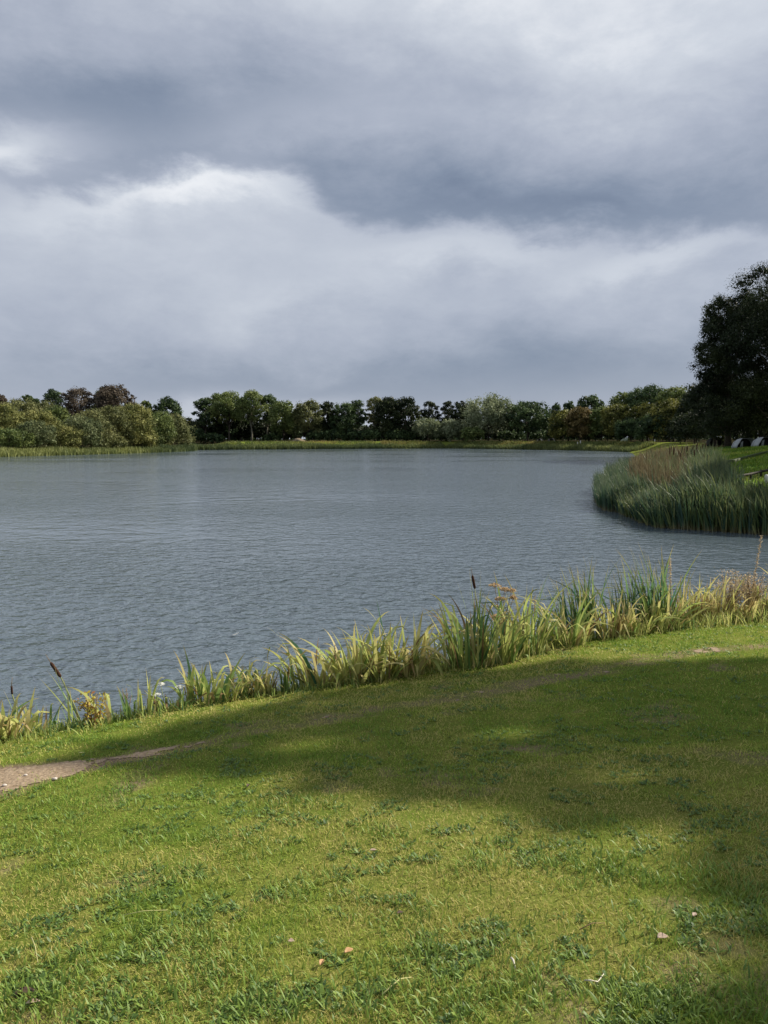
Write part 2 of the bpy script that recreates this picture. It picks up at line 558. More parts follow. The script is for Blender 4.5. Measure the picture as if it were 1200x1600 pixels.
def build_world():
    w = bpy.data.worlds.new("World")
    SC.world = w
    w.use_nodes = True
    nt = w.node_tree
    nt.nodes.clear()
    N, Lk = nt.nodes, nt.links
    out = N.new("ShaderNodeOutputWorld")
    sky = N.new("ShaderNodeTexSky")
    sky.sky_type = 'NISHITA'
    sky.sun_disc = False
    sky.sun_elevation = SUN_EL
    sky.sun_rotation = SUN_AZ
    bg1 = N.new("ShaderNodeBackground")
    bg1.inputs["Strength"].default_value = 0.10
    Lk.new(sky.outputs[0], bg1.inputs[0])
    tc = N.new("ShaderNodeTexCoord")
    sep = N.new("ShaderNodeSeparateXYZ")
    Lk.new(tc.outputs["Generated"], sep.inputs[0])

    def M(op, *a, clamp=False):
        x = N.new("ShaderNodeMath")
        x.operation = op
        x.use_clamp = clamp
        for i, v in enumerate(a):
            if isinstance(v, (int, float)):
                x.inputs[i].default_value = v
            else:
                Lk.new(v, x.inputs[i])
        return x.outputs[0]
    X, Y, Z = sep.outputs
    deg = 180 / PI
    az = M('MULTIPLY', M('ARCTAN2', X, Y), deg)
    el = M('MULTIPLY', M('ARCSINE', Z), deg)
    comb = N.new("ShaderNodeCombineXYZ")
    Lk.new(M('MULTIPLY', az, 0.5), comb.inputs[0])
    Lk.new(el, comb.inputs[1])

    def noise(vec, scale, detail, rough=0.55, seed=0.0, dist=0.0):
        n = N.new("ShaderNodeTexNoise")
        n.inputs["Scale"].default_value = scale
        n.inputs["Detail"].default_value = detail
        n.inputs["Roughness"].default_value = rough
        n.inputs["Distortion"].default_value = dist
        mp = N.new("ShaderNodeMapping")
        mp.inputs["Location"].default_value = (seed, seed * 1.7, seed * 0.3)
        Lk.new(vec, mp.inputs["Vector"])
        Lk.new(mp.outputs[0], n.inputs["Vector"])
        return M('SUBTRACT', n.outputs[0], 0.5)
    n1 = noise(comb.outputs[0], 0.13, 7, 0.55, 3.1, 0.3)
    n2 = noise(comb.outputs[0], 0.26, 9, 0.64, 11.7, 0.15)
    n3 = noise(comb.outputs[0], 0.07, 4, 0.5, 23.0)
    u = M('MULTIPLY_ADD', n3, 8.0, az)
    v = M('MULTIPLY_ADD', n2, 3.0, M('MULTIPLY_ADD', n1, 6.0, el))

    def gauss(cu, cv, su, sv, tilt=0.0):
        du = M('SUBTRACT', u, cu)
        dv = M('SUBTRACT', v, cv)
        dv = M('MULTIPLY_ADD', du, -tilt, dv)
        a = M('MULTIPLY', du, 1 / su)
        b = M('MULTIPLY', dv, 1 / sv)
        r = M('ADD', M('MULTIPLY', a, a), M('MULTIPLY', b, b))
        return M('POWER', 2.718, M('MULTIPLY', r, -1.0))

    def edge(c, wdt, tilt=0.0, cu=0.0):   # 0 below, 1 above the tilted line v = c + tilt*(u-cu)
        dv = M('SUBTRACT', v, c)
        if tilt:
            dv = M('MULTIPLY_ADD', M('SUBTRACT', u, cu), -tilt, dv)
        x = N.new("ShaderNodeMapRange")
        x.interpolation_type = 'SMOOTHSTEP'
        x.inputs["From Min"].default_value = -wdt
        x.inputs["From Max"].default_value = wdt
        Lk.new(dv, x.inputs["Value"])
        return x.outputs[0]
    # lower edge of the dark cloud deck: elevation against azimuth
    fc = N.new("ShaderNodeFloatCurve")
    cm = fc.mapping
    cv = cm.curves[0]
    pts = [(-60, 17), (-30, 17.2), (-24, 16.6), (-19, 17.0), (-14, 18.7), (-9, 18.9), (-5.5, 17.6), (-3, 16.0), (0, 15.4), (5, 15.1), (11, 14.8),
           (18, 13.8), (28, 13.0), (60, 13)]
    while len(cv.points) < len(pts):
        cv.points.new(0.5, 0.5)
    for pnt, (a_, e_) in zip(cv.points, pts):
        pnt.location = ((a_ + 60) / 120, e_ / 40)
    cm.update()
    un = M('MULTIPLY_ADD', u, 1 / 120, 0.5, clamp=True)
    Lk.new(un, fc.inputs["Value"])
    vb = M('MULTIPLY', fc.outputs[0], 40.0)
    rel = M('SUBTRACT', v, vb)

    def step(x, lo, hi):
        k = N.new("ShaderNodeMapRange")
        k.interpolation_type = 'SMOOTHSTEP'
        k.inputs["From Min"].default_value = lo
        k.inputs["From Max"].default_value = hi
        Lk.new(x, k.inputs["Value"])
        return k.outputs[0]
    above = [
        (+0.32, step(rel, 0.5, 13.0)),
        (+0.22, gauss(19, 27.0, 13, 6.0, 0.0)),         # pale top right
        (+0.20, gauss(2, 30.0, 16, 3.5, 0.0)),
        (-0.14, gauss(-20, 22.0, 11, 2.4, 0.05)),
        (+0.10, gauss(-2, 21.5, 9, 1.5, -0.05)),
        (+0.55, gauss(-27, 18.8, 6.5, 1.4, 0.08)),      # bright tear at the left
        (-0.15, gauss(12, 16.6, 15, 2.2, 0.0)),
        (+0.14, gauss(-10, 21.0, 6, 1.6, 0.1)),
    ]
    below = [
        (+0.33, gauss(-13, 18.0, 9, 1.9, 0.05)),        # bright torn rim under the deck
        (+0.13, gauss(-22, 15.4, 8, 1.2, 0.22)),
        (+0.10, gauss(-10, 13.5, 16, 4.0, 0.0)),
        (+0.16, gauss(5, 13.2, 7, 1.0, 0.06)),
        (+0.18, gauss(18, 12.2, 8, 1.1, 0.14)),
        (+0.10, gauss(-4, 10.5, 6, 1.4, 0.1)),
        (-0.08, gauss(9, 11.0, 5, 1.0, 0.1)),
        (-0.26, gauss(16, 5.0, 22, 3.4, 0.05)),         # rain-grey air over the far trees
        (-0.20, gauss(-14, 4.0, 20, 2.2, 0.0)),
        (+0.30, gauss(-8, 2.0, 10, 1.3, 0.0)),           # pale strip at the skyline
    ]

    def total(base, terms):
        t_ = M('ADD', base, 0.0)
        for amp, t in terms:
            t_ = M('MULTIPLY_ADD', t, amp, t_)
        return t_
    Ba = M('MULTIPLY_ADD', n2, 0.30, M('MULTIPLY_ADD', n1, 0.26, total(0.31, above)))
    Bb = M('MULTIPLY_ADD', n2, 0.26, M('MULTIPLY_ADD', n1, 0.18, total(0.60, below)))
    mk = step(M('MULTIPLY_ADD', n2, 4.0, rel), -1.2, 1.6)
    mm = N.new("ShaderNodeMix")
    mm.data_type = 'FLOAT'
    Lk.new(mk, mm.inputs[0])
    Lk.new(Bb, mm.inputs[2])
    Lk.new(Ba, mm.inputs[3])
    B = mm.outputs[0]
    r = ramp(nt, [(0.0, (.078, .106, .164)), (0.25, (.160, .194, .258)), (0.55, (.285, .314, .378)), (0.82, (.424, .452, .500)),
                  (1.0, (.59, .605, .63))])
    Lk.new(M('ADD', B, 0.0, clamp=True), r.inputs[0])
    bg2 = N.new("ShaderNodeBackground")
    bg2.inputs["Strength"].default_value = 1.0
    Lk.new(r.outputs[0], bg2.inputs[0])
    mix = N.new("ShaderNodeMixShader")
    mix.inputs[0].default_value = 0.96
    Lk.new(bg1.outputs[0], mix.inputs[1])
    Lk.new(bg2.outputs[0], mix.inputs[2])
    Lk.new(mix.outputs[0], out.inputs[0])


build_world()
SC.view_settings.view_transform = 'Standard'
SC.view_settings.look = 'None'
SC.view_settings.exposure = 0.56
SC.view_settings.gamma = 1.0

# ------------------------------------------------------------------ worn path across the lawn
PATH_PX = [(-70, 1236, 1.0, .36), (0, 1219, 1.0, .34), (75, 1206, .95, .24), (150, 1194, .66, .17), (300, 1163, .34, .16), (480, 1126, .34, .20),
           (700, 1092, .36, .22), (860, 1060, .46, .22), (980, 1040, .36, .2), (1080, 1019, .44, .18), (1200, 1008, .40, .2), (1300, 1000, .4, .2)]
path_pts = np.array([[*ground(a, b)[:2], s, w] for a, b, s, w in PATH_PX])


def path_mask(x, y):
    x = np.asarray(x, float)
    y = np.asarray(y, float)
    best = np.zeros(x.shape)
    for i in range(len(path_pts) - 1):
        a, b = path_pts[i], path_pts[i + 1]
        e = b[:2] - a[:2]
        t = np.clip(((x - a[0]) * e[0] + (y - a[1]) * e[1]) / (e @ e), 0, 1)
        d = np.hypot(x - a[0] - t * e[0], y - a[1] - t * e[1])
        st = a[2] + (b[2] - a[2]) * t
        w = a[3] + (b[3] - a[3]) * t
        best = np.maximum(best, st * np.clip(1.5 - d / w, 0, 1))
    return best


# ------------------------------------------------------------------ ground sheet
def build_ground():
    r = np.concatenate([np.geomspace(0.25, 1.5, 14)[:-1], np.geomspace(1.5, 15, 190)[:-1], np.geomspace(15, 420, 180)[:-1],
                        np.geomspace(420, 7000, 18)])
    th = np.radians(np.concatenate([np.linspace(-48, 48, 300), np.linspace(48, 312, 70)[1:-1]]))
    R, TH = np.meshgrid(r, th, indexing='ij')
    x, y = R * np.sin(TH), R * np.cos(TH)
    z = height(x, y)
    nr, ntt = R.shape
    i, j = np.meshgrid(np.arange(nr - 1), np.arange(ntt), indexing='ij')
    k = (j + 1) % ntt
    Q = np.stack([i * ntt + j, i * ntt + k, (i + 1) * ntt + k, (i + 1) * ntt + j], -1).reshape(-1, 4)
    bare = path_mask(x, y)
    bare = np.maximum(bare, 0.35 * sstep(fbm(x, y, 0.6, 41), 0.60, 0.75) * (R < 14))
    dd = sdist(x, y)
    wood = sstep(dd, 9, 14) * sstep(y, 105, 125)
    V = np.stack([x, y, z], -1).reshape(-1, 3)
    V = np.concatenate([V, [[0, 0, float(height(0.0, 0.0))]]])
    c = len(V) - 1
    T = [(c, (jj + 1) % ntt, jj) for jj in range(ntt)]
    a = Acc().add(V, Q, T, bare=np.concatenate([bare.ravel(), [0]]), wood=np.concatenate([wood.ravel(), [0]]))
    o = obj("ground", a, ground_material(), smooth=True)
    tag(o, "short green lawn and lake banks", kind="structure")


build_ground()
wa = Acc().add([(-260, -120, 0), (160, -120, 0), (160, 320, 0), (-260, 320, 0)], [(0, 1, 2, 3)])
tag(obj("lake_water", wa, water_material()), "grey rippled lake water", kind="structure")


def build_path():
    seg = np.diff(path_pts[:, :2], axis=0)
    ln = np.concatenate([[0], np.cumsum(np.linalg.norm(seg, axis=1))])
    us = np.arange(0, ln[-1], 0.03)
    cx, cy = np.interp(us, ln, path_pts[:, 0]), np.interp(us, ln, path_pts[:, 1])
    tx, ty = np.gradient(cx), np.gradient(cy)
    l = np.hypot(tx, ty)
    vs = np.arange(-0.5, 0.5, 0.03)
    x = cx[:, None] - (ty / l)[:, None] * vs
    y = cy[:, None] + (tx / l)[:, None] * vs
    m = path_mask(x, y) + 0.6 * (fbm(x, y, 0.35, 77, 5) - 0.5) + 0.45 * (vnoise(x, y, .09, 78) - .5)
    z = height(x, y) + 0.004
    n1, n2 = x.shape
    i, j = np.meshgrid(np.arange(n1 - 1), np.arange(n2 - 1), indexing='ij')
    Q = np.stack([i * n2 + j, (i + 1) * n2 + j, (i + 1) * n2 + j + 1, i * n2 + j + 1], -1)
    keep = (0.25 * (m[:-1, :-1] + m[1:, :-1] + m[1:, 1:] + m[:-1, 1:])) > 0.60
    V = np.stack([x, y, z], -1).reshape(-1, 3)
    Q = Q[keep]
    used, inv = np.unique(Q, return_inverse=True)
    a = Acc().add(V[used], inv.reshape(-1, 4))
    tag(obj("dirt_path", a, SOIL, smooth=True), "bare trodden earth path crossing the lawn", kind="structure")


build_path()

# ------------------------------------------------------------------ lawn
NSEG = 2


def build_lawn():
    n = 600000
    r = np.exp(rng.uniform(math.log(1.4), math.log(14.5), n))
    th = np.radians(np.where(rng.random(n) < .82, rng.uniform(-42, 42, n), rng.uniform(-80, 80, n)))
    x, y = r * np.sin(th), r * np.cos(th)
    d = sdist(x, y)
    pm = path_mask(x, y) + 0.6 * (fbm(x, y, 0.35, 77, 5) - 0.5) + 0.45 * (vnoise(x, y, .09, 78) - .5)
    patch = fbm(x, y, 0.55, 31, 4)
    keep = (d > 0.12) & (rng.random(n) > np.clip(pm * 1.7 - 0.32, 0, 0.96)) & (rng.random(n) < 0.25 + 0.7 * patch + 0.6 * vnoise(x, y, 0.12, 71))
    x, y, r, d, patch, pm = (v[keep] for v in (x, y, r, d, patch, pm))
    n = len(x)
    z = height(x, y)
    big = fbm(x, y, 1.6, 57, 3)
    clump = 0.6 * vnoise(x, y, 0.12, 71) + 0.4 * vnoise(x, y, 0.045, 72)
    L = (0.014 + 0.020 * rng.random(n)) * (0.4 + 1.3 * clump) * (0.8 + 0.05 * r)
    long_ = rng.random(n) < 0.03
    L = np.where(long_, L * 2.0, L)
    W = np.maximum(0.0024, 0.00085 * r) * rng.uniform(0.7, 1.3, n)
    tint = np.clip(0.02 + 0.62 * sstep(patch * 0.55 + big * 0.45, 0.38, 0.60) + rng.normal(0, 0.17, n) + 0.35 * (clump - 0.5), 0, 1)
    tint = np.where(rng.random(n) < 0.08, rng.uniform(0, 0.15, n), tint)
    tint = np.where(pm > 0.25, tint * 0.6, tint)
    V, Q, s = strips(np.stack([x, y, z - 0.003], -1), rng.uniform(0, 2 * PI, n), L, W, np.abs(rng.normal(0.65, 0.4, n)),
                     rng.normal(0.6, 0.5, n), NSEG, twist=rng.uniform(-1, 1, n))
    a = Acc().add(V, Q, tint=per_blade(tint, NSEG))
    tag(obj("lawn_grass", a, LAWN), "short mown lawn grass with dry yellow patches", "grass", kind="stuff")


build_lawn()


def leaf_quads(c, nrm_, size, aspect=0.55, roll=None):
    """pointed oval leaves as two folded quads; c (N,3), nrm_ (N,3), size (N,)"""
    N = len(c)
    nrm_ = nrm_ / (np.linalg.norm(nrm_, axis=1)[:, None] + 1e-9)
    h = np.where(np.abs(nrm_[:, 2:3]) > 0.9, np.array([[1.0, 0, 0]]), np.array([[0, 0, 1.0]]))
    u = np.cross(nrm_, h)
    u /= np.linalg.norm(u, axis=1)[:, None] + 1e-9
    v = np.cross(nrm_, u)
    a = rng.uniform(0, 2 * PI, N) if roll is None else roll
    e1 = u * np.cos(a)[:, None] + v * np.sin(a)[:, None]
    e2 = -u * np.sin(a)[:, None] + v * np.cos(a)[:, None]
    s = size[:, None]
    P0 = c - e1 * s * 0.5
    P1 = c + e2 * s * 0.5 * aspect - e1 * s * 0.05
    P2 = c + e1 * s * 0.5
    P3 = c - e2 * s * 0.5 * aspect - e1 * s * 0.05
    V = np.stack([P0, P1, P2, P3], 1).reshape(-1, 3)
    Q = np.arange(N * 4).reshape(N, 4)
    return V, Q


def build_weeds():
    a = Acc()
    # low broad leaves in drifts
    n = 15000
    r = np.exp(rng.uniform(math.log(1.6), math.log(12.5), n * 6))
    th = np.radians(rng.uniform(-50, 50, n * 6))
    x, y = r * np.sin(th), r * np.cos(th)
    f = fbm(x, y, 0.36, 91, 3)
    k = (f > 0.52) & (vnoise(x, y, .09, 93) > .5) & (sdist(x, y) > 0.2) & (path_mask(x, y) < 0.45)
    x, y, r, f = x[k][:n], y[k][:n], r[k][:n], f[k][:n]
    # each pick carries a small rosette of leaves
    m = 4
    x, y, r = np.repeat(x, m), np.repeat(y, m), np.repeat(r, m)
    N = len(x)
    ang = rng.uniform(0, 2 * PI, N)
    ln = rng.uniform(0.012, 0.032, N) * (0.8 + 0.05 * r)
    x2, y2 = x + np.cos(ang) * 0.004, y + np.sin(ang) * 0.004
    base = np.stack([x2, y2, height(x2, y2) + 0.004], -1)
    lean = rng.uniform(0.7, 1.35, N)
    V, Q, s = strips(base, ang, ln, ln * rng.uniform(0.32, 0.55, N), lean, rng.uniform(0.0, 0.7, N), 3, twist=rng.uniform(-.3, .3, N), base_w=0.3)
    a.add(V, Q, tint=per_blade(np.clip(rng.normal(0.5, 0.28, N), 0, 1), 3))
    # lusher grass tufts
    cs = [(400, 1330), (380, 1345), (610, 1305), (940, 1362), (960, 1350), (925, 1378), (470, 1395), (450, 1390), (130, 1500), (160, 1490), (235, 1465),
          (60, 1535), (25, 1545), (90, 1560), (270, 1475), (340, 1560), (560, 1560), (690, 1500), (830, 1350), (330, 1310), (1130, 1360), (1090, 1545),
          (1000, 1560), (150, 1440), (700, 1215), (745, 1350), (30, 1325), (80, 1165), (110, 1160), (230, 1560), (630, 1440), (30, 1590), (180, 1590),
          (440, 1590), (940, 1590), (1160, 1585), (620, 1590), (1180, 1395), (850, 1210), (520, 1370)]
    cs = cs + [(float(rng.uniform(-60, 1260)), float(1600 - 360 * rng.random() ** 1.3)) for _ in range(110)]
    for (px, py) in cs:
        g = ground(px, py)
        n = int(rng.integers(40, 90))
        sp = rng.uniform(0.05, 0.12)
        bx, by = g[0] + rng.normal(0, sp, n) * 1.3, g[1] + rng.normal(0, sp, n)
        L = rng.uniform(0.025, 0.065, n)
        V, Q, s = strips(np.stack([bx, by, height(bx, by)], -1), rng.uniform(0, 2 * PI, n), L, rng.uniform(.004, .009, n), rng.uniform(.1, .8, n),
                         rng.uniform(.2, 1.3, n), 3, twist=rng.uniform(-.6, .6, n))
        a.add(V, Q, tint=per_blade(np.clip(rng.normal(0.12, 0.2, n), 0, 1), 3))
    tag(obj("lawn_weeds", a, WEED), "clover and broad dark green weeds spread through the lawn", "weeds", kind="stuff")


build_weeds()

# ------------------------------------------------------------------ trees
def lobes_for(R, H, zb, cover, lr, seed, flat=1.0, gaps=0.0):
    """lobes spread over the crown's envelope; cover: how often they cover its surface"""
    g = np.random.default_rng(seed)
    out = []
    zc, rz = 0.5 * (zb + H), 0.5 * (H - zb)
    ga = PI * (3 - math.sqrt(5))
    r0 = lr * min(R, 1.35 * rz)
    q = 1.6
    surf = 4 * PI * ((R ** (2 * q) + 2 * (R * rz) ** q) / 3) ** (1 / q)
    n = int(np.clip(cover * surf / (PI * r0 * r0 * max(flat, .6)), 8, 90))
    for i in range(n):
        if g.random() < gaps:
            continue
        cz = 1 - 2 * (i + 0.5) / n
        rr = max(0, 1 - abs(cz) ** 2.4) ** 0.5
        if zb < 0.12 * H and cz < 0:
            rr = max(rr, 0.88)
        a = i * ga + g.uniform(-.5, .5)
        rl = r0 * g.uniform(0.75, 1.3)
        k = max(R - rl * .8, .15 * R) * g.uniform(.86, 1.06)
        c = np.array([math.cos(a) * rr * k, math.sin(a) * rr * k, zc + cz * max(rz - rl * flat * 0.8, 0.1 * rz) * g.uniform(.95, 1.03)])
        c[2] = max(c[2], zb * 0.6 + 0.35 * rl * flat)
        out.append((c, rl, rl * flat))
    for t in (.3, .55, .75):
        out.append((np.array([g.normal(0, .1) * R, g.normal(0, .1) * R, zb + (H - zb) * t]), 0.5 * R, min(.5 * R, rz * 0.5)))
    return out


def crown_leaves(acc, lobes, n, size, seed, droop=0.0, core=0.25, sub=7, lean_out=0.7):
    g = np.random.default_rng(seed)
    C, Rr, Rz, TI = [], [], [], []
    for c, rl, rz in lobes:
        t0 = g.uniform(0.08, 0.92)
        for _ in range(sub):
            d = g.normal(0, 1, 3)
            d[2] = abs(d[2]) * 0.7 + 0.1 if g.random() < 0.6 else d[2]
            d /= np.linalg.norm(d)
            C.append(c + d * np.array([rl, rl, rz]) * 0.62)
            k = g.uniform(.36, .58) * (7 / sub) ** .22
            Rr.append(rl * k)
            Rz.append(rz * k)
            TI.append(t0 + g.uniform(-.15, .15))
    C, Rr, Rz, TI = np.array(C), np.array(Rr), np.array(Rz), np.array(TI)
    p = Rr ** 1.7
    p /= p.sum()
    nc = int(n * core)
    for m, lo, hi, sz in ((n - nc, 0.66, 1.04, 1.0), (nc, 0.0, 0.7, 2.4)):
        idx = g.choice(len(C), m, p=p)
        d = g.normal(0, 1, (m, 3))
        d /= np.linalg.norm(d, axis=1)[:, None]
        rad = lo + (hi - lo) * g.random(m) ** 1.3
        off = d * np.stack([Rr[idx], Rr[idx], Rz[idx]], -1) * rad[:, None]
        pos = C[idx] + off
        nr = d * lean_out + g.normal(0, 0.5, (m, 3))
        nr[:, 2] += 0.25 - droop
        V, Q = leaf_quads(pos, nr, size * sz * g.uniform(.7, 1.35, m), 0.62, g.uniform(0, 2 * PI, m))
        ti = np.clip(TI[idx] + g.normal(0, .16, m), 0, 1)
        acc.add(V, Q, tint=np.repeat(ti, 4))


def trunk_mesh(acc, base, R, H, lobes, r0, seed, split=0.35):
    g = np.random.default_rng(seed)
    base = np.asarray(base, float)
    top = base + np.array([g.uniform(-.08, .08) * R, g.uniform(-.08, .08) * R, H * 0.8])
    n = 8
    pts = np.array([base + (top - base) * t + np.array([g.normal(0, .02) * R, g.normal(0, .02) * R, 0]) * (t > 0) for t in np.linspace(0, 1, n)])
    pts[0][2] -= 0.3
    V, Q, T = tube(pts, r0 * (1 - 0.8 * np.linspace(0, 1, n)) * np.where(np.arange(n) == 0, 1.35, 1), 7)
    acc.add(V, Q, T)
    for c, rl, rz in lobes[::max(1, len(lobes) // 14)]:
        w = base + c
        s = base + (top - base) * np.clip(g.uniform(split, split + .3), 0, min(.9, max(.1, c[2] / H - .1)))
        mid = 0.5 * (s + w) + np.array([0, 0, 0.08 * H * g.uniform(-.3, 1)])
        V, Q, T = tube([s, mid, w], [r0 * .42, r0 * .26, r0 * .1], 5)
        acc.add(V, Q, T)


def lm(name, a, b, c, tr=0.25):
    return leaf_mat("leaf_" + name, [(0.0, a), (0.5, b), (1.0, c)], tr, 0.6, spec=0.2)


LEAF = {
    'olive': lm('olive', (0.078, 0.092, 0.034), (0.162, 0.174, 0.065), (0.252, 0.252, 0.101)),
    'yellow': lm('yellow', (0.089, 0.105, 0.032), (0.194, 0.205, 0.063), (0.304, 0.294, 0.100)),
    'green': lm('green', (0.060, 0.090, 0.028), (0.129, 0.170, 0.049), (0.216, 0.250, 0.080)),
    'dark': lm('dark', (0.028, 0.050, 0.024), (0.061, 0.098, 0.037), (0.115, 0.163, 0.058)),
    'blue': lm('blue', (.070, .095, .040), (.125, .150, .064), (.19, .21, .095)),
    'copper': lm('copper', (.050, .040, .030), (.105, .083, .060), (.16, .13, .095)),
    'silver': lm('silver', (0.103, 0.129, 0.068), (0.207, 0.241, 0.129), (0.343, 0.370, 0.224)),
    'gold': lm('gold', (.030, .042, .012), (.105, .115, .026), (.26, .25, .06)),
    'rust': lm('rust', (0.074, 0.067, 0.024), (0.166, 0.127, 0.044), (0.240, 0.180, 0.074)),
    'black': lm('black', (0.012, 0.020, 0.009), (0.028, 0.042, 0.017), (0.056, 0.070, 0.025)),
}
# kind: crown bottom as a share of height, lobes, lobe size, flatness, gaps, core, trunk radius/H
KIND = {
    'bush': dict(zb=0.0, n=1.5, lr=.42, flat=.85, gaps=0.0, core=.3, droop=0.0),
    'full': dict(zb=0.03, n=1.5, lr=.40, flat=.85, gaps=0.03, core=.3, droop=0.0),
    'tall': dict(zb=0.04, n=1.0, lr=.42, flat=.9, gaps=0.12, core=.24, droop=0.0),
    'open': dict(zb=0.34, n=0.6, lr=.36, flat=.7, gaps=0.26, core=.06, droop=0.0),
    'dome': dict(zb=0.12, n=1.4, lr=.36, flat=.8, gaps=0.0, core=.28, droop=0.0),
    'willow': dict(zb=0.02, n=1.4, lr=.36, flat=1.25, gaps=0.0, core=.25, droop=0.5),
}
TREE_N = [0]


def tree(px, Y, top, hw, kind, leaf, label, cat="tree", group=None, name="tree", bark=None, dens=1.0, base=None, leafscale=1.0, cap=70000, sub=7):
    TREE_N[0] += 1
    seed = 1000 + TREE_N[0]
    p = at_y(px, 690, Y)
    while float(sdist(p[0], p[1])) < 4.0 and Y < 300:
        Y += 2
        p = at_y(px, 690, Y)
    x, y = float(p[0]), float(Y)
    gz = float(height(x, y)) if base is None else base
    H = float(at_y(px, top, Y)[2]) - gz
    R = (1.08 if kind == 'open' else 1.42 if group == LW else 1.32) * hw / F * Y
    k = KIND[kind]
    lobes = lobes_for(R, H, k['zb'] * H, k['n'], k['lr'], seed, k['flat'], k['gaps'])
    root = thing(name, (x, y, gz), label, cat, group)
    a = Acc()
    area = 2.4 * hw * (H / Y * F) * (1 - k['zb'])
    n = int(min(max(area * 2.6 * dens, 1200), cap))
    size = 1.9 * Y / F * leafscale
    lw = [(c + np.array([x, y, gz]), r, rz) for c, r, rz in lobes]
    crown_leaves(a, lw, n, size, seed, k['droop'], k['core'], sub)
    obj("crown", a, LEAF[leaf], root)
    t = Acc()
    trunk_mesh(t, (x, y, gz), R, H, lobes, 0.016 * H + 0.05, seed)
    obj("trunk", t, bark or BARK, root)
    return root


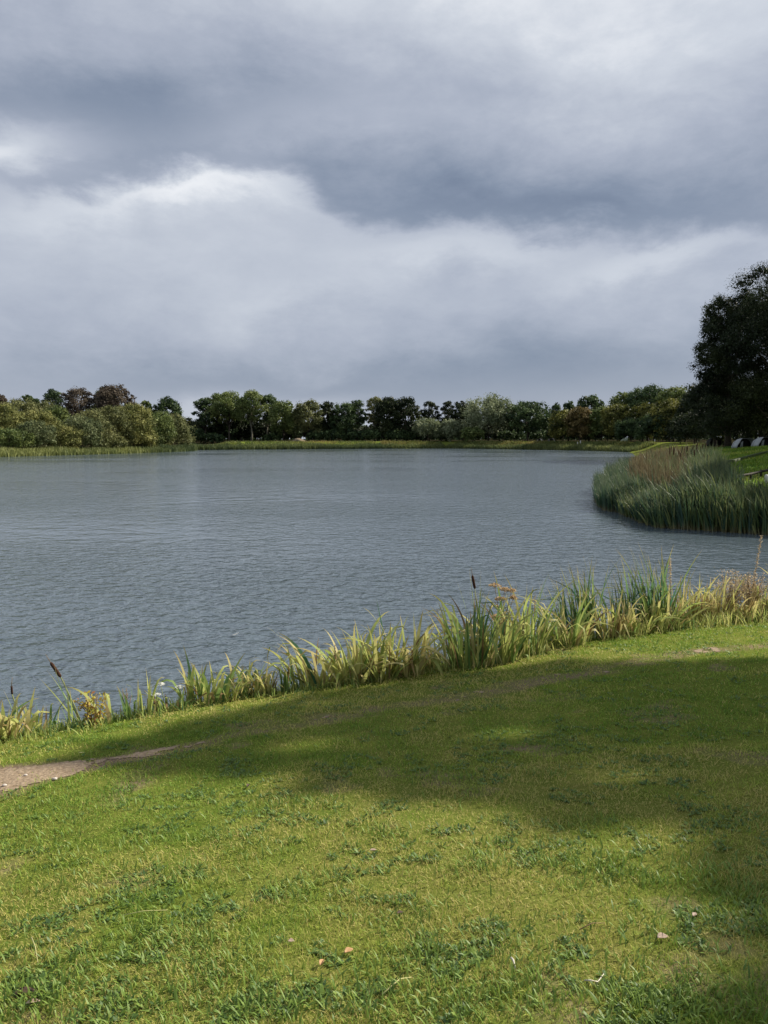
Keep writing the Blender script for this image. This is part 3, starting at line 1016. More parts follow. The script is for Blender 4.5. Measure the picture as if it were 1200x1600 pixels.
LW = "willows and bushes along the left bank"
TB = "tall trees on the far bank"
RW = "wooded slope on the right"
LB = "trees showing over the left bank willows"
T_ = [
    # left bank, front and back
    (4, 146, 628, 27, 'full', 'yellow', "bright yellow-green willow cut off by the left edge of the photo", LW, 'willow_tree'),
    (14, 138, 668, 30, 'bush', 'green', "low dark green bush at the left edge, behind the pale reeds", LW, 'bush'),
    (36, 158, 621, 28, 'full', 'olive', "olive willow with a broad brownish dome, second from the left edge", LW, 'willow_tree'),
    (55, 142, 656, 24, 'bush', 'blue', "blue-green round bush in deep shade above the pale reeds", LW, 'bush'),
    (60, 152, 638, 25, 'full', 'yellow', "yellowish willow rising behind the blue-green shaded bush", LW, 'willow_tree'),
    (75, 168, 625, 22, 'full', 'olive', "olive willow below the small dark pine tip", LW, 'willow_tree'),
    (90, 164, 632, 17, 'bush', 'green', "dark green round-topped bush under the copper tree", LW, 'bush'),
    (102, 146, 661, 23, 'bush', 'yellow', "small yellow bush with an orange tinge on its right side", LW, 'bush'),
    (128, 150, 648, 24, 'bush', 'blue', "dusky blue-green bush right of the orange-tinged bush", LW, 'bush'),
    (143, 160, 638, 25, 'full', 'olive', "olive willow in front of the bare copper trunks", LW, 'willow_tree'),
    (152, 150, 660, 20, 'bush', 'olive', "middle-sized olive bush low in front of the copper trees", LW, 'bush'),
    (178, 166, 633, 24, 'full', 'olive', "pale olive willow under the tallest copper tree", LW, 'willow_tree'),
    (208, 168, 629, 27, 'full', 'yellow', "tallest yellow-green willow of the left bank", LW, 'willow_tree'),
    (176, 156, 678, 18, 'bush', 'olive', "lowest olive bush standing at the reeds, left of centre of the bank", LW, 'bush'),
    (222, 164, 670, 19, 'bush', 'yellow', "small yellowish bush at the foot of the tallest willow", LW, 'bush'),
    (243, 176, 641, 24, 'full', 'green', "deep green willow left of the last willow", LW, 'willow_tree'),
    (270, 182, 646, 27, 'full', 'olive', "last willow on the point of the left bank, lit on its right", LW, 'willow_tree'),
    (250, 172, 676, 16, 'bush', 'olive', "tiny olive bush at the foot of the deep green willow", LW, 'bush'),
    (-2, 215, 614, 16, 'dome', 'copper', "copper tree just peeping in at the left edge of the skyline", LB, 'copper_tree'),
    (46, 235, 615, 10, 'full', 'dark', "small dark pine tip alone on the left skyline", LB, 'pine_tree'),
    (60, 230, 622, 6, 'full', 'dark', "tiny dark tree tip right of the small pine", LB, 'pine_tree'),
    (86, 235, 606, 17, 'open', 'dark', "dark open-crowned tree left of the copper trees", LB, 'tree'),
    (124, 232, 606, 27, 'open', 'copper', "spreading copper tree with bare pale trunks", LB, 'copper_tree'),
    (180, 228, 599, 29, 'dome', 'copper', "tallest copper tree on the left skyline, domed", LB, 'copper_tree'),
    (168, 236, 603, 18, 'full', 'dark', "dark green tree mixed into the tallest copper tree", LB, 'tree'),
    (229, 238, 625, 10, 'full', 'green', "little green tree between the copper trees and a dark round tree", LB, 'tree'),
    (262, 240, 620, 20, 'dome', 'dark', "dark round-headed tree above the end of the left bank", LB, 'tree'),
    # far bank
    (290, 262, 652, 20, 'bush', 'black', "black hedge-like tree behind the last willow", TB, 'tree'),
    (321, 268, 620, 18, 'open', 'dark', "dark ragged tree at the left end of the far row", TB, 'tree'),
    (340, 272, 612, 21, 'open', 'green', "thin tree under the left side of the flat-topped crown", TB, 'tree'),
    (358, 262, 609, 30, 'open', 'green', "flat-topped tall tree with the highest left crown of the far row", TB, 'tree'),
    (393, 262, 609, 26, 'open', 'green', "tall tree with a rounded crown on a straight pale trunk", TB, 'tree'),
    (418, 266, 616, 20, 'open', 'dark', "tall tree with a spiky dark top and leaning pale trunk", TB, 'tree'),
    (376, 274, 616, 22, 'tall', 'dark', "dark leafy tree filling in behind the straight pale trunk", TB, 'tree'),
    (462, 272, 640, 16, 'tall', 'dark', "short dark tree in the skyline gap", TB, 'tree'),
    (443, 258, 624, 20, 'tall', 'green', "mid green tree leafy to the ground, before the skyline gap", TB, 'tree'),
    (482, 258, 624, 21, 'tall', 'olive', "brown-tinged leafy tree right of the skyline gap", TB, 'tree'),
    (512, 262, 626, 15, 'tall', 'black', "narrow black tree right of the brown-tinged tree", TB, 'tree'),
    (538, 260, 627, 19, 'tall', 'dark', "dark tree with a leaning branch at middle of the far row", TB, 'tree'),
    (559, 262, 624, 15, 'open', 'dark', "dark tree with big sky holes in its crown", TB, 'tree'),
    (586, 264, 620, 15, 'open', 'olive', "olive-topped tree right of the sky holes", TB, 'tree'),
    (606, 260, 618, 20, 'tall', 'black', "tallest black pine-like tree at the centre", TB, 'pine_tree'),
    (634, 260, 619, 20, 'tall', 'black', "broad black tree just right of the centre", TB, 'tree'),
    (671, 266, 626, 16, 'open', 'black', "flat black tree above the silvery willow bush", TB, 'tree'),
    (698, 266, 627, 14, 'open', 'black', "airy black tree above the upright pale bush", TB, 'tree'),
    (724, 262, 623, 17, 'tall', 'black', "black tree leaning on the big silver-leaved tree", TB, 'tree'),
    (668, 254, 651, 19, 'willow', 'silver', "silvery willow bush in front of the black trees", TB, 'bush'),
    (704, 254, 654, 15, 'bush', 'silver', "upright pale green bush beside the silvery willow bush", TB, 'bush'),
    (763, 252, 617, 35, 'willow', 'silver', "big silver-leaved tree, the widest of the far row", TB, 'tree'),
    (738, 246, 666, 16, 'bush', 'green', "low green bush at the foot of the silver-leaved tree", TB, 'bush'),
    (825, 246, 626, 33, 'dome', 'dark', "smooth dark green dome right of the silver-leaved tree", TB, 'tree'),
    # right slope
    (868, 238, 629, 7, 'full', 'dark', "small dark fir tip right of the dark dome", RW, 'fir_tree'),
    (888, 236, 626, 9, 'full', 'dark', "slim dark fir poking up behind the yellowing tree", RW, 'fir_tree'),
    (880, 222, 637, 19, 'full', 'gold', "yellowing tree beside the dark dome", RW, 'tree'),
    (906, 216, 634, 19, 'full', 'rust', "rust-brown tree among the green ones", RW, 'tree'),
    (920, 232, 616, 20, 'dome', 'dark', "dark tree with a stepped top behind the rust-brown tree", RW, 'tree'),
    (940, 214, 634, 20, 'full', 'green', "mid green tree right of the rust-brown tree", RW, 'tree'),
    (966, 206, 629, 23, 'full', 'gold', "golden tree with a lit left shoulder", RW, 'tree'),
    (974, 226, 611, 22, 'dome', 'green', "green dome behind the golden tree", RW, 'tree'),
    (1012, 222, 600, 32, 'dome', 'dark', "highest dark dome on the right skyline", RW, 'tree'),
    (1004, 200, 628, 21, 'full', 'gold', "golden tree in the middle of the right slope", RW, 'tree'),
    (1052, 212, 602, 26, 'dome', 'green', "green dome right of the highest dark dome", RW, 'tree'),
    (1046, 188, 622, 26, 'full', 'gold', "brightest golden tree beside the huge dark tree", RW, 'tree'),
    (1022, 190, 645, 24, 'full', 'dark', "low dark tree below the golden trees", RW, 'tree'),
    (985, 198, 652, 20, 'full', 'dark', "low dark tree behind the sage green tent", RW, 'tree'),
    (1088, 160, 606, 26, 'full', 'black', "blackish tree filling the gap beside the huge dark tree", RW, 'tree'),
]
for px, Y, top, hw, kind, leaf, label, grp, name in T_:
    pale = PALEBARK if ("pale trunk" in label or 'holes' in label or 'leaning branch' in label) else None
    tree(px, Y, top, hw, kind, leaf, label, 'bush' if name == 'bush' else 'tree', grp, name, pale, *((1.5, None, .8) if grp == LW else ()))
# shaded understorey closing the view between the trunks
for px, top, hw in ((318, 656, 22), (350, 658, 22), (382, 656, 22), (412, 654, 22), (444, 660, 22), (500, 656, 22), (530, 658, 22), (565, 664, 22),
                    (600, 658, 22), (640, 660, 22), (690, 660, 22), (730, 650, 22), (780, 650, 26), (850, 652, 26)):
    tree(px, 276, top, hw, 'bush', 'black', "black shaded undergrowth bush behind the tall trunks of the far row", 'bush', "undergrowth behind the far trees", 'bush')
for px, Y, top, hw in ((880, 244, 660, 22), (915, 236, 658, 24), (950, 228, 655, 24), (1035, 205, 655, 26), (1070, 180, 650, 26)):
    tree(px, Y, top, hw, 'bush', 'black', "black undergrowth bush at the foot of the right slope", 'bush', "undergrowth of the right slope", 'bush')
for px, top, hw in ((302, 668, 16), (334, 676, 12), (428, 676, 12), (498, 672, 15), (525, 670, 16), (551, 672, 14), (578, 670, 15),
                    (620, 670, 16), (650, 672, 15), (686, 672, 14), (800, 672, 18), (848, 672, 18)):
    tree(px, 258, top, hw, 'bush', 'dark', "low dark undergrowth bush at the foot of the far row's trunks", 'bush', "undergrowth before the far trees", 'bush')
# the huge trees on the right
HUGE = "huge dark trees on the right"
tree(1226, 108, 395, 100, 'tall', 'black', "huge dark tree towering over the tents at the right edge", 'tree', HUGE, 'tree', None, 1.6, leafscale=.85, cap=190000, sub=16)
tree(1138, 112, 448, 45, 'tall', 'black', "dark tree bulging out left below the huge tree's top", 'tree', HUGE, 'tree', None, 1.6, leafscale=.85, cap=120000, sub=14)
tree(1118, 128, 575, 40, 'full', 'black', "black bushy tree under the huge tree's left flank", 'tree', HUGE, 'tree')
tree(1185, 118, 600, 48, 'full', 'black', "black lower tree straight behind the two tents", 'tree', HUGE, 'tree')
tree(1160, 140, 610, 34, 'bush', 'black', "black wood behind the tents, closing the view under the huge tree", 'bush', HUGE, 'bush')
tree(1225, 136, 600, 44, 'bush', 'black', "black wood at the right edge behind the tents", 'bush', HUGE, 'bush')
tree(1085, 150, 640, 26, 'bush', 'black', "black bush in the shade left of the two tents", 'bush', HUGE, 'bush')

# ------------------------------------------------------------------ the tree whose shade lies across the lawn
def shade_tree():
    trunk = np.array([20.5, 10.5, float(height(20.5, 10.5))])
    poly = [(160, 1180), (260, 1150), (400, 1112), (560, 1080), (700, 1056), (850, 1040), (1000, 1036), (1230, 1030), (1420, 1040), (1420, 1330),
            (1200, 1312), (1090, 1296), (1000, 1280), (900, 1262), (750, 1245), (560, 1222), (380, 1197), (240, 1190)]
    P = np.array([ground(*p)[:2] for p in poly])
    pen = [(1120, 1330), (1260, 1330), (1330, 1600), (1190, 1600)]
    P2 = np.array([ground(*p)[:2] for p in pen])

    def inside(pt, poly):
        c = False
        for i in range(len(poly)):
            a, b = poly[i], poly[(i + 1) % len(poly)]
            if (a[1] > pt[1]) != (b[1] > pt[1]) and pt[0] < (b[0] - a[0]) * (pt[1] - a[1]) / (b[1] - a[1]) + a[0]:
                c = not c
        return c
    g = np.random.default_rng(5)
    lobes = []

    def fill(poly, n, rlo, rhi, cond=None):
        lo, hi = poly.min(0), poly.max(0)
        k = 0
        done = []
        while k < n:
            best, bd = None, -1
            for _ in range(14):          # spread them evenly
                pt = g.uniform(lo, hi)
                if inside(pt, poly):
                    dm = min([float(np.hypot(*(pt - q))) for q in done] or [9])
                    if dm > bd:
                        best, bd = pt, dm
            if best is None:
                continue
            pt = best
            done.append(pt)
            r = g.uniform(rlo, rhi)
            z0 = float(height(pt[0], pt[1]))
            zt = g.uniform(9.0, 13.0)
            t = (zt - z0) / S[2]
            lobes.append((np.array([pt[0], pt[1], z0]) + S * t, r, r))
            k += 1
    fill(P, 230, .24, .38)
    fill(P2, 8, .10, .18)
    for _ in range(60):          # the rest of the crown, over the trunk
        d = g.normal(0, 1, 3)
        d /= np.linalg.norm(d)
        c = np.array([22.0, 12.5, 12.0]) + d * np.array([4.0, 4.0, 3.2]) * g.uniform(.4, 1)
        lobes.append((c, g.uniform(.6, 1.2), g.uniform(.5, .9)))
    root = thing("tree", trunk, "tree out of frame to the right that shades the lawn", "tree", None)
    a = Acc()
    crown_leaves(a, lobes, 21000, 0.17, 31, core=.3)
    obj("crown", a, LEAF['green'], root)
    tr = Acc()
    rel = [(c - trunk, r, rz) for c, r, rz in lobes]
    sel = [rel[i] for i in range(0, 230, 16)] + rel[-12:]
    trunk_mesh(tr, trunk, 5, 14, sel, 0.32, 3)
    obj("trunk", tr, BARK, root)


shade_tree()

# trees out of frame on the right slope whose shade dims the reed bed
def side_tree(x, y, H, R, label, n=16000):
    TREE_N[0] += 1
    gz = float(height(x, y))
    root = thing("tree", (x, y, gz), label, "tree", HUGE)
    lobes = lobes_for(R, H, 0.1 * H, 1.3, .4, 500 + TREE_N[0], .9, .05)
    a = Acc()
    crown_leaves(a, [(c + np.array([x, y, gz]), r, rz) for c, r, rz in lobes], n, 0.42, 600 + TREE_N[0], core=.3)
    obj("crown", a, LEAF['dark'], root)
    t = Acc()
    trunk_mesh(t, (x, y, gz), R, H, lobes, 0.3, 700 + TREE_N[0])
    obj("trunk", t, BARK, root)


side_tree(30, 34, 14, 5.5, "large tree beyond the right edge shading the near end of the reed bed")

side_tree(38, 50, 17, 5.5, "large tree beyond the right edge shading the timber rail")
side_tree(47, 63, 20, 7.5, "large tree beyond the right edge shading the slope below the tents")
side_tree(45, 72, 19, 6.5, "large tree beyond the right edge shading the slope path")
side_tree(59, 96, 22, 8.0, "large tree beyond the right edge, close beside the huge tree")
side_tree(54, 80, 22, 8.0, "large tree beyond the right edge nearest to the tents")

# ------------------------------------------------------------------ far woods
def far_woods():
    a = Acc()
    g = np.random.default_rng(77)
    lobes = []
    for px in np.arange(-120, 1330, 9):
        Y = 360 + g.uniform(-25, 25)
        p = at_y(px, 690, Y)
        topz = at_y(px, 659 + g.uniform(-6, 6), Y)[2]
        for k in range(3):
            r = g.uniform(2.6, 4.2)
            lobes.append((np.array([p[0] + g.normal(0, 2), Y + g.normal(0, 4), 2.5 + (topz - 2.5 - r) * (k + .4) / 2.4]), r, r))
    crown_leaves(a, lobes, 52000, 0.9, 78, core=.3, sub=4)
    tag(obj("far_wood", a, LEAF['dark']), "dark distant wood seen between the far trees", "wood", kind="stuff")


far_woods()

# ------------------------------------------------------------------ far shore reeds and grass
def shore_points(i0, i1, n, dlo, dhi):
    """random points along the shore between world points, dlo..dhi metres inland"""
    pts = np.array(LAKE)
    d = np.linalg.norm(pts[:, None] - np.array([i0, i1])[None], axis=2).argmin(0)
    seg = pts[d[0]:d[1] + 1]
    ln = np.concatenate([[0], np.cumsum(np.linalg.norm(np.diff(seg, axis=0), axis=1))])
    u = rng.uniform(0, ln[-1], n)
    x, y = np.interp(u, ln, seg[:, 0]), np.interp(u, ln, seg[:, 1])
    k = np.clip(np.searchsorted(ln, u) - 1, 0, len(seg) - 2)
    e = np.diff(seg, axis=0)[k]
    e /= np.linalg.norm(e, axis=1)[:, None]
    off = rng.uniform(dlo, dhi, n)
    # land lies on the right-hand side when walking the outline anticlockwise
    return x + e[:, 1] * off, y - e[:, 0] * off, u / ln[-1]


def far_blades(name, a0, a1, n, dlo, dhi, hlo, hhi, w, mat, tint_mu, label, cat):
    x, y, u = shore_points(a0, a1, n, dlo, dhi)
    z = np.maximum(height(x, y), -0.05)
    f = fbm(x, y, 6.0, 13, 3)
    L = rng.uniform(hlo, hhi, n) * (0.6 + 0.8 * f)
    V, Q, s = strips(np.stack([x, y, z - .05], -1), rng.uniform(0, 2 * PI, n), L, w * rng.uniform(.6, 1.4, n), np.abs(rng.normal(.08, .1, n)),
                     rng.uniform(0, .5, n), 3, twist=rng.uniform(-1, 1, n))
    t = np.clip(tint_mu + 1.3 * (fbm(x, y, 9.0, 19, 3) - .5) + rng.normal(0, .15, n), 0, 1)
    a = Acc().add(V, Q, tint=per_blade(t, 3))
    tag(obj(name, a, mat), label, cat, kind="stuff")


far_blades("reeds", (-50, 174), (-95, 92), 15000, -1.5, 5.0, .6, 1.25, .16, FARREED, .72, "pale green reeds fringing the left bank", "reeds")
far_blades("reeds", (0, 238), (-50, 174), 14000, -1.2, 2.0, .9, 1.6, .16, FARREED, .25, "dull green reeds along the far bank", "reeds")
far_blades("bank_grass", (56, 172), (0, 238), 15000, 0.0, 6.0, 0.3, 0.9, .22, BANKGRASS, .45, "yellowing tussocky grass on the far bank", "grass")
far_blades("bank_plants", (50, 172), (0, 238), 9000, -0.3, 2.2, 0.5, 1.5, .2, FARREED, .55, "green waterside plants at the foot of the far bank", "plants")
far_blades("bank_grass", (0, 238), (-50, 174), 9000, 2.0, 8.0, 0.15, 0.45, .2, BANKGRASS, .5, "dry grass on top of the far bank", "grass")


# ------------------------------------------------------------------ reed bed on the right
def reed_zone(name, n, cond, hlo, hhi, mat, tmu, tsd, label, leaves=3, w=.034, lean_az=None, wander=.16, ymax=62.0, cat="reeds", low=False):
    xs, ys = [], []
    tot = 0
    while tot < n:
        x, y = rng.uniform(8.5, 34, 40000), 22.5 + (ymax - 22.5) * rng.random(40000) ** 1.5
        d = sdist(x, y)
        k = cond(x, y, d)
        xs.append(x[k]); ys.append(y[k])
        tot += k.sum()
    x, y = np.concatenate(xs)[:n], np.concatenate(ys)[:n]
    x, y = np.repeat(x, leaves), np.repeat(y, leaves)
    N = len(x)
    x = x + rng.normal(0, .05, N)
    y = y + rng.normal(0, .05, N)
    z = np.maximum(height(x, y), -.12)
    f = fbm(x, y, 1.6, 23, 3)
    L = rng.uniform(hlo, hhi, N) * (.62 + .76 * f)
    az = rng.uniform(0, 2 * PI, N) if lean_az is None else rng.normal(lean_az, .9, N)
    if low:
        L = L * np.interp(600 + F * x / y, [950, 1045, 1100], [.62, .70, 1.0])
    if mat is BROWNREED:
        L = L * np.interp(y, [32, 58], [1.0, 1.15])
    L = np.where(rng.random(N) < .05, L * 1.25, L)
    V, Q, s = strips(np.stack([x, y, z], -1), az, L, w * rng.uniform(.6, 1.3, N) * (1 + .012 * y), np.abs(rng.normal(.06, wander * .6, N)),
                     rng.uniform(.0, .75, N), 5, twist=rng.uniform(-1.2, 1.2, N), power=2.2)
    t = np.clip(tmu + .8 * (f - .5) + np.repeat(rng.normal(0, tsd, N // leaves), leaves) + rng.normal(0, .1, N), 0, 1)
    a = Acc().add(V, Q, tint=per_blade(t, 5), along=s)
    tag(obj(name, a, mat), label, cat, kind="stuff")


def deep(x, y):
    return np.interp(600 + F * x / y, [1040, 1110, 1150, 1200, 1260], [7.5, 5.5, 3.0, 1.7, 1.5])


def wob(x, y):
    return (fbm(x, y, 2.2, 66, 3) - .5) * 2.4


def brown_zone(x, y, d):
    X = 600 + F * x / y
    return (X + wob(x, y) * 22 > 985) & (rng.random(x.shape) < .82) & (X + wob(y, x) * 14 < 1082) & (y > 28 + wob(x, y)) & (d > 1.0)


reed_zone("reeds", 4800, lambda x, y, d: (d > -.35 + .3 * wob(x, y)) & (d < np.minimum(np.interp(600 + F * x / y, [960, 1050, 1100], [1.5, 2.0, 5.0]), deep(x, y)) + .5 * wob(x, y)) & (y < 33) & ~brown_zone(x, y, d), 1.0, 1.8, REED, .66, .28,
          "tall blue-green reeds at the near end of the right reed bed", lean_az=PI, wander=.34, w=.040, low=True)
reed_zone("reeds", 2600, lambda x, y, d: (d > -.8 + .5 * wob(x, y)) & (d < 2.6) & (y > 31) & ~brown_zone(x, y, d), .85, 1.35, REED, .80, .2,
          "misty blue-green reeds at the outer left tip of the right reed bed", lean_az=PI * .9, w=.024)
reed_zone("reeds", 2600, lambda x, y, d: brown_zone(x, y, d) & (d < 6), 1.1, 1.6, BROWNREED, .5, .22,
          "brown seeding reeds in the middle of the right reed bed", w=.03)
reed_zone("reeds", 2600, lambda x, y, d: (d > 1.8) & (d < deep(x, y) + .6 * wob(x, y)) & (y > 29) & ~brown_zone(x, y, d) & (600 + F * x / y < 1150), 1.15, 1.7, REED, .25, .28,
          "yellow-green cattails at the back of the right reed bed", leaves=4, w=.032)


def bulrush_head(acc, p, direction, length, r):
    d = np.asarray(direction, float)
    d /= np.linalg.norm(d)
    prof = [(0, .35), (.04, .8), (.12, 1), (.5, 1.03), (.88, 1), (.96, .8), (1, .3)]
    V, Q, T = tube([p + d * length * t for t, _ in prof], [r * k for _, k in prof], 8)
    acc.add(V, Q, T)


# bulrush heads standing in the cattails
cand = []
while len(cand) < 46:
    x, y = rng.uniform(14, 30), rng.uniform(30, 58)
    X = 600 + F * x / y
    d = float(sdist(np.array([x]), np.array([y]))[0])
    if 1045 < X < 1160 and 1.5 < d < float(deep(x, y)):
        cand.append((x, y))
hm = None
for i, (x, y) in enumerate(cand):
    z = float(height(x, y))
    h = rng.uniform(1.5, 2.1)
    if hm is None:
        root = thing("bulrush", (x, y, z), "brown-headed bulrush standing in the cattails of the right reed bed", "bulrush", "bulrushes of the right reed bed")
        st = Acc()
        st.add(*tube([(x, y, z), (x + .02, y, z + .75), (x - .03, y, z + 1.5)], [.010, .009, .006], 5))
        obj("stem", st, STEM, root)
        hd = Acc()
        bulrush_head(hd, np.array([x - .02, y, z + 1.15]), (-.03, 0, 1), .27, .032)
        obj("seed_head", hd, HEAD, root, smooth=True)
        hm = root
    else:
        c = hm.copy()
        COL.objects.link(c)
        c.location = (x, y, z)
        c.rotation_euler = (rng.normal(0, .05), rng.normal(0, .07), rng.uniform(0, 6))
        k = h / 1.42
        c.scale = (.95, .95, k)
        for ch in hm.children:
            cc = ch.copy()
            COL.objects.link(cc)
            cc.parent = c


# grass on the right slope
def slope_grass():
    n = 60000
    y = 14 + 100 * rng.random(n) ** 1.3
    x = y * rng.uniform(.36, .62, n)
    d = sdist(x, y)
    k = d > 3.0
    x, y = x[k], y[k]
    n = len(x)
    L = rng.uniform(.05, .14, n) * (1 + .02 * y)
    V, Q, s = strips(np.stack([x, y, height(x, y)], -1), rng.uniform(0, 2 * PI, n), L, .0012 * y + .004, rng.uniform(.1, .7, n), rng.uniform(0, .9, n), 2,
                     twist=rng.uniform(-1, 1, n))
    t = np.clip(.55 + 1.0 * (fbm(x, y, 8.0, 29, 3) - .5) + rng.normal(0, .15, n), 0, 1)
    a = Acc().add(V, Q, tint=per_blade(t, 2))
    tag(obj("bank_grass", a, LAWN), "mown grass on the right slope below the tents", "grass", kind="stuff")


slope_grass()


# trodden ledge along the slope
def ledge():
    pts = [ground(px, py) for px, py in ((1135, 728), (1155, 724), (1175, 719), (1200, 712), (1240, 703))]
    a, b = Acc(), Acc()
    V, Vb = [], []
    for p in pts:
        dirn = np.array([.35, -1, 0]) / math.hypot(.35, 1)
        for o in (0, .55):
            q = p - dirn * o
            V.append((q[0], q[1], float(height(q[0], q[1])) + .02))
        for o, dz in ((.55, .0), (.57, .30), (1.0, .32), (1.6, -.05)):
            q = p - dirn * o
            Vb.append((q[0], q[1], float(height(q[0], q[1])) + dz))
    Q = [(2 * i, 2 * i + 2, 2 * i + 3, 2 * i + 1) for i in range(len(pts) - 1)]
    a.add(V, Q)
    tag(obj("slope_path", a, STRAW), "narrow pale path along the right slope", kind="structure")
    Qb = [(4 * i + k, 4 * i + 4 + k, 4 * i + 5 + k, 4 * i + 1 + k) for i in range(len(pts) - 1) for k in range(3)]
    b.add(Vb, Qb, tint=0.9)
    tag(obj("earth_ledge", b, BANKGRASS), "low grassy ledge above the slope path", kind="structure")


ledge()


# ------------------------------------------------------------------ tents
def make_tent(loc, rz, canopy, inner, label, scale=1.0, pole=True):
    root = thing("fishing_tent", loc, label, "tent", "fishing tents by the lake")
    L0 = np.array(loc, float)
    a = Acc()
    nu, nv = 14, 8
    Wd, Dp, Hh = 1.45, 2.3, 1.55
    V = []
    for i in range(nv + 1):          # from the front hoop to the back
        t = i / nv
        y = -Dp * .5 + Dp * t - .25 * (1 - t) ** 3
        k = math.cos(t * PI / 2 * .93) ** .55
        for j in range(nu + 1):
            ang = PI * j / nu
            c, s = math.cos(ang), math.sin(ang)
            rib = 1 + .05 * math.cos(ang * 6)
            V.append((Wd * k * np.sign(c) * abs(c) ** .8 * rib, y - .35 * (1 - t) * s, Hh * (k ** .8) * s ** .75 * rib))
    V = np.array(V) + L0
    Q = [(i * (nu + 1) + j, i * (nu + 1) + j + 1, (i + 1) * (nu + 1) + j + 1, (i + 1) * (nu + 1) + j) for i in range(nv) for j in range(nu)]
    a.add(V, Q)
    cn = obj("canopy", a, canopy, root, smooth=True)
    sm = cn.modifiers.new("cloth", 'SOLIDIFY')
    sm.thickness = .02
    # dark inside: front panel set back with an open doorway shape
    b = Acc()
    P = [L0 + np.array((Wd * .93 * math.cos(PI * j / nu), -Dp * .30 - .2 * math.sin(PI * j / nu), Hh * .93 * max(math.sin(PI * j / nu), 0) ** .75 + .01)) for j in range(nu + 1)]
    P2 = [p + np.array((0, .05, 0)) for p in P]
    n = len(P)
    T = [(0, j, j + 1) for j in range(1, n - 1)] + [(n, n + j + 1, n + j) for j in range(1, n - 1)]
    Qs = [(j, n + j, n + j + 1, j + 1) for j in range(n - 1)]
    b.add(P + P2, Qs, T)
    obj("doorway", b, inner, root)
    # front door flap rolled to one side
    c = Acc()
    fl = [L0 + np.array(p) for p in ((-.95, -Dp * .5 - .1, 0), (-.55, -Dp * .5 - .2, 0), (-.60, -Dp * .5 - .35, 1.15), (-.9, -Dp * .5 - .25, .95))]
    fl2 = [p + np.array((0, .03, 0)) for p in fl]
    c.add(fl + fl2, [(0, 1, 2, 3), (7, 6, 5, 4), (0, 4, 5, 1), (1, 5, 6, 2), (2, 6, 7, 3), (3, 7, 4, 0)])
    obj("door_flap", c, canopy, root)
    for k in (0.0, .5):
        h = Acc()
        kk = math.cos(k * PI / 2 * .93) ** .55
        hp = []
        for j in range(nu + 1):
            ang = PI * j / nu
            cc, s = math.cos(ang), math.sin(ang)
            rib = 1.02 + .05 * math.cos(ang * 6)
            hp.append(L0 + np.array((Wd * kk * np.sign(cc) * abs(cc) ** .8 * rib, -Dp * .5 + Dp * k - .25 * (1 - k) ** 3 - .35 * (1 - k) * s, Hh * kk ** .8 * s ** .75 * rib + .01)))
        h.add(*tube(hp, .018, 5))
        obj("pole_hoop", h, TENT_DARK, root)
    root.rotation_euler = (0, 0, rz)
    root.scale = (scale,) * 3
    return root


def tent_at(px, Y, rz, canopy, inner, label, scale=1.0):
    p = at_y(px, 690, Y)
    while float(sdist(p[0], p[1])) < 7.0:
        Y += 1
        p = at_y(px, 690, Y)
    make_tent((p[0], Y, float(height(p[0], Y)) + .01), rz, canopy, inner, label, scale)


tent_at(1156, 100, math.radians(13), TENT_GREY, TENT_DARK, "silver-grey fishing tent, left of the pair under the huge dark tree", .9)
tent_at(1187, 97, math.radians(17), TENT_GREY, TENT_DARK, "grey fishing tent at the right edge with a pale flap at its left side", .88)
tent_at(1113, 132, math.radians(10), TENT_DARK, TENT_DARK, "almost black tent lost in the shade left of the pair", 1.0)
tent_at(845, 212, math.radians(-50), TENT_PALE, TENT_DARK, "pale brown tent on the far bank, left one of two, open side dark", .62)
tent_at(863, 208, math.radians(-40), TENT_PALE, TENT_DARK, "pale brown tent on the far bank, right one of two", .72)
tent_at(975, 188, math.radians(60), TENT_GREEN, TENT_DARK, "sage green dome tent on the bank before the golden trees", .72)


def post(px, Y, h, label, grp):
    p = at_y(px, 690, Y)
    z = float(height(p[0], Y))
    root = thing("marker_post", (p[0], Y, z), label, "post", grp)
    a = Acc()
    a.add(*tube([(p[0], Y, z - .1), (p[0], Y, z + h * .85)], [.13, .12], 8))
    obj("shaft", a, PALEPOST, root)
    b = Acc()
    b.add(*tube([(p[0], Y, z + h * .85), (p[0], Y, z + h * .9), (p[0], Y, z + h)], [.15, .15, .05], 8))
    obj("cap", b, PALEPOST, root)


post(902.5, 206, 1.1, "white post on the far bank, left of a close pair", "white posts on the far bank")
post(907, 206, 1.25, "white post on the far bank, right of a close pair", "white posts on the far bank")
post(1023, 178, .7, "short pale post on the bank behind the brown reeds", None)


def earth_mound():
    p = at_y(466, 690, 249)
    x0, y0 = p[0], 249.0
    z0 = float(height(x0, y0))
    a = Acc()
    nu, nv = 16, 5
    V = [(x0, y0, z0 + 1.0)]
    for i in range(1, nv + 1):
        for j in range(nu):
            an = 2 * PI * j / nu
            k = i / nv
            rr = 1 + .2 * rng.normal()
            V.append((x0 + 2.1 * k * math.cos(an) * rr, y0 + 1.5 * k * math.sin(an) * rr, z0 + 1.0 * (1 - k ** 1.8) + .08 * rng.normal() * (k < 1) - .1 * (k == 1)))
    T = [(0, 1 + j, 1 + (j + 1) % nu) for j in range(nu)]
    Q = [(1 + i * nu + j, 1 + (i + 1) * nu + j, 1 + (i + 1) * nu + (j + 1) % nu, 1 + i * nu + (j + 1) % nu) for i in range(nv - 1) for j in range(nu)]
    a.add(V, Q, T)
    solo("earth_mound", a, MOUND, (x0, y0, z0), "sandy earth mound at the foot of the brown-tinged tree", "mound")


earth_mound()


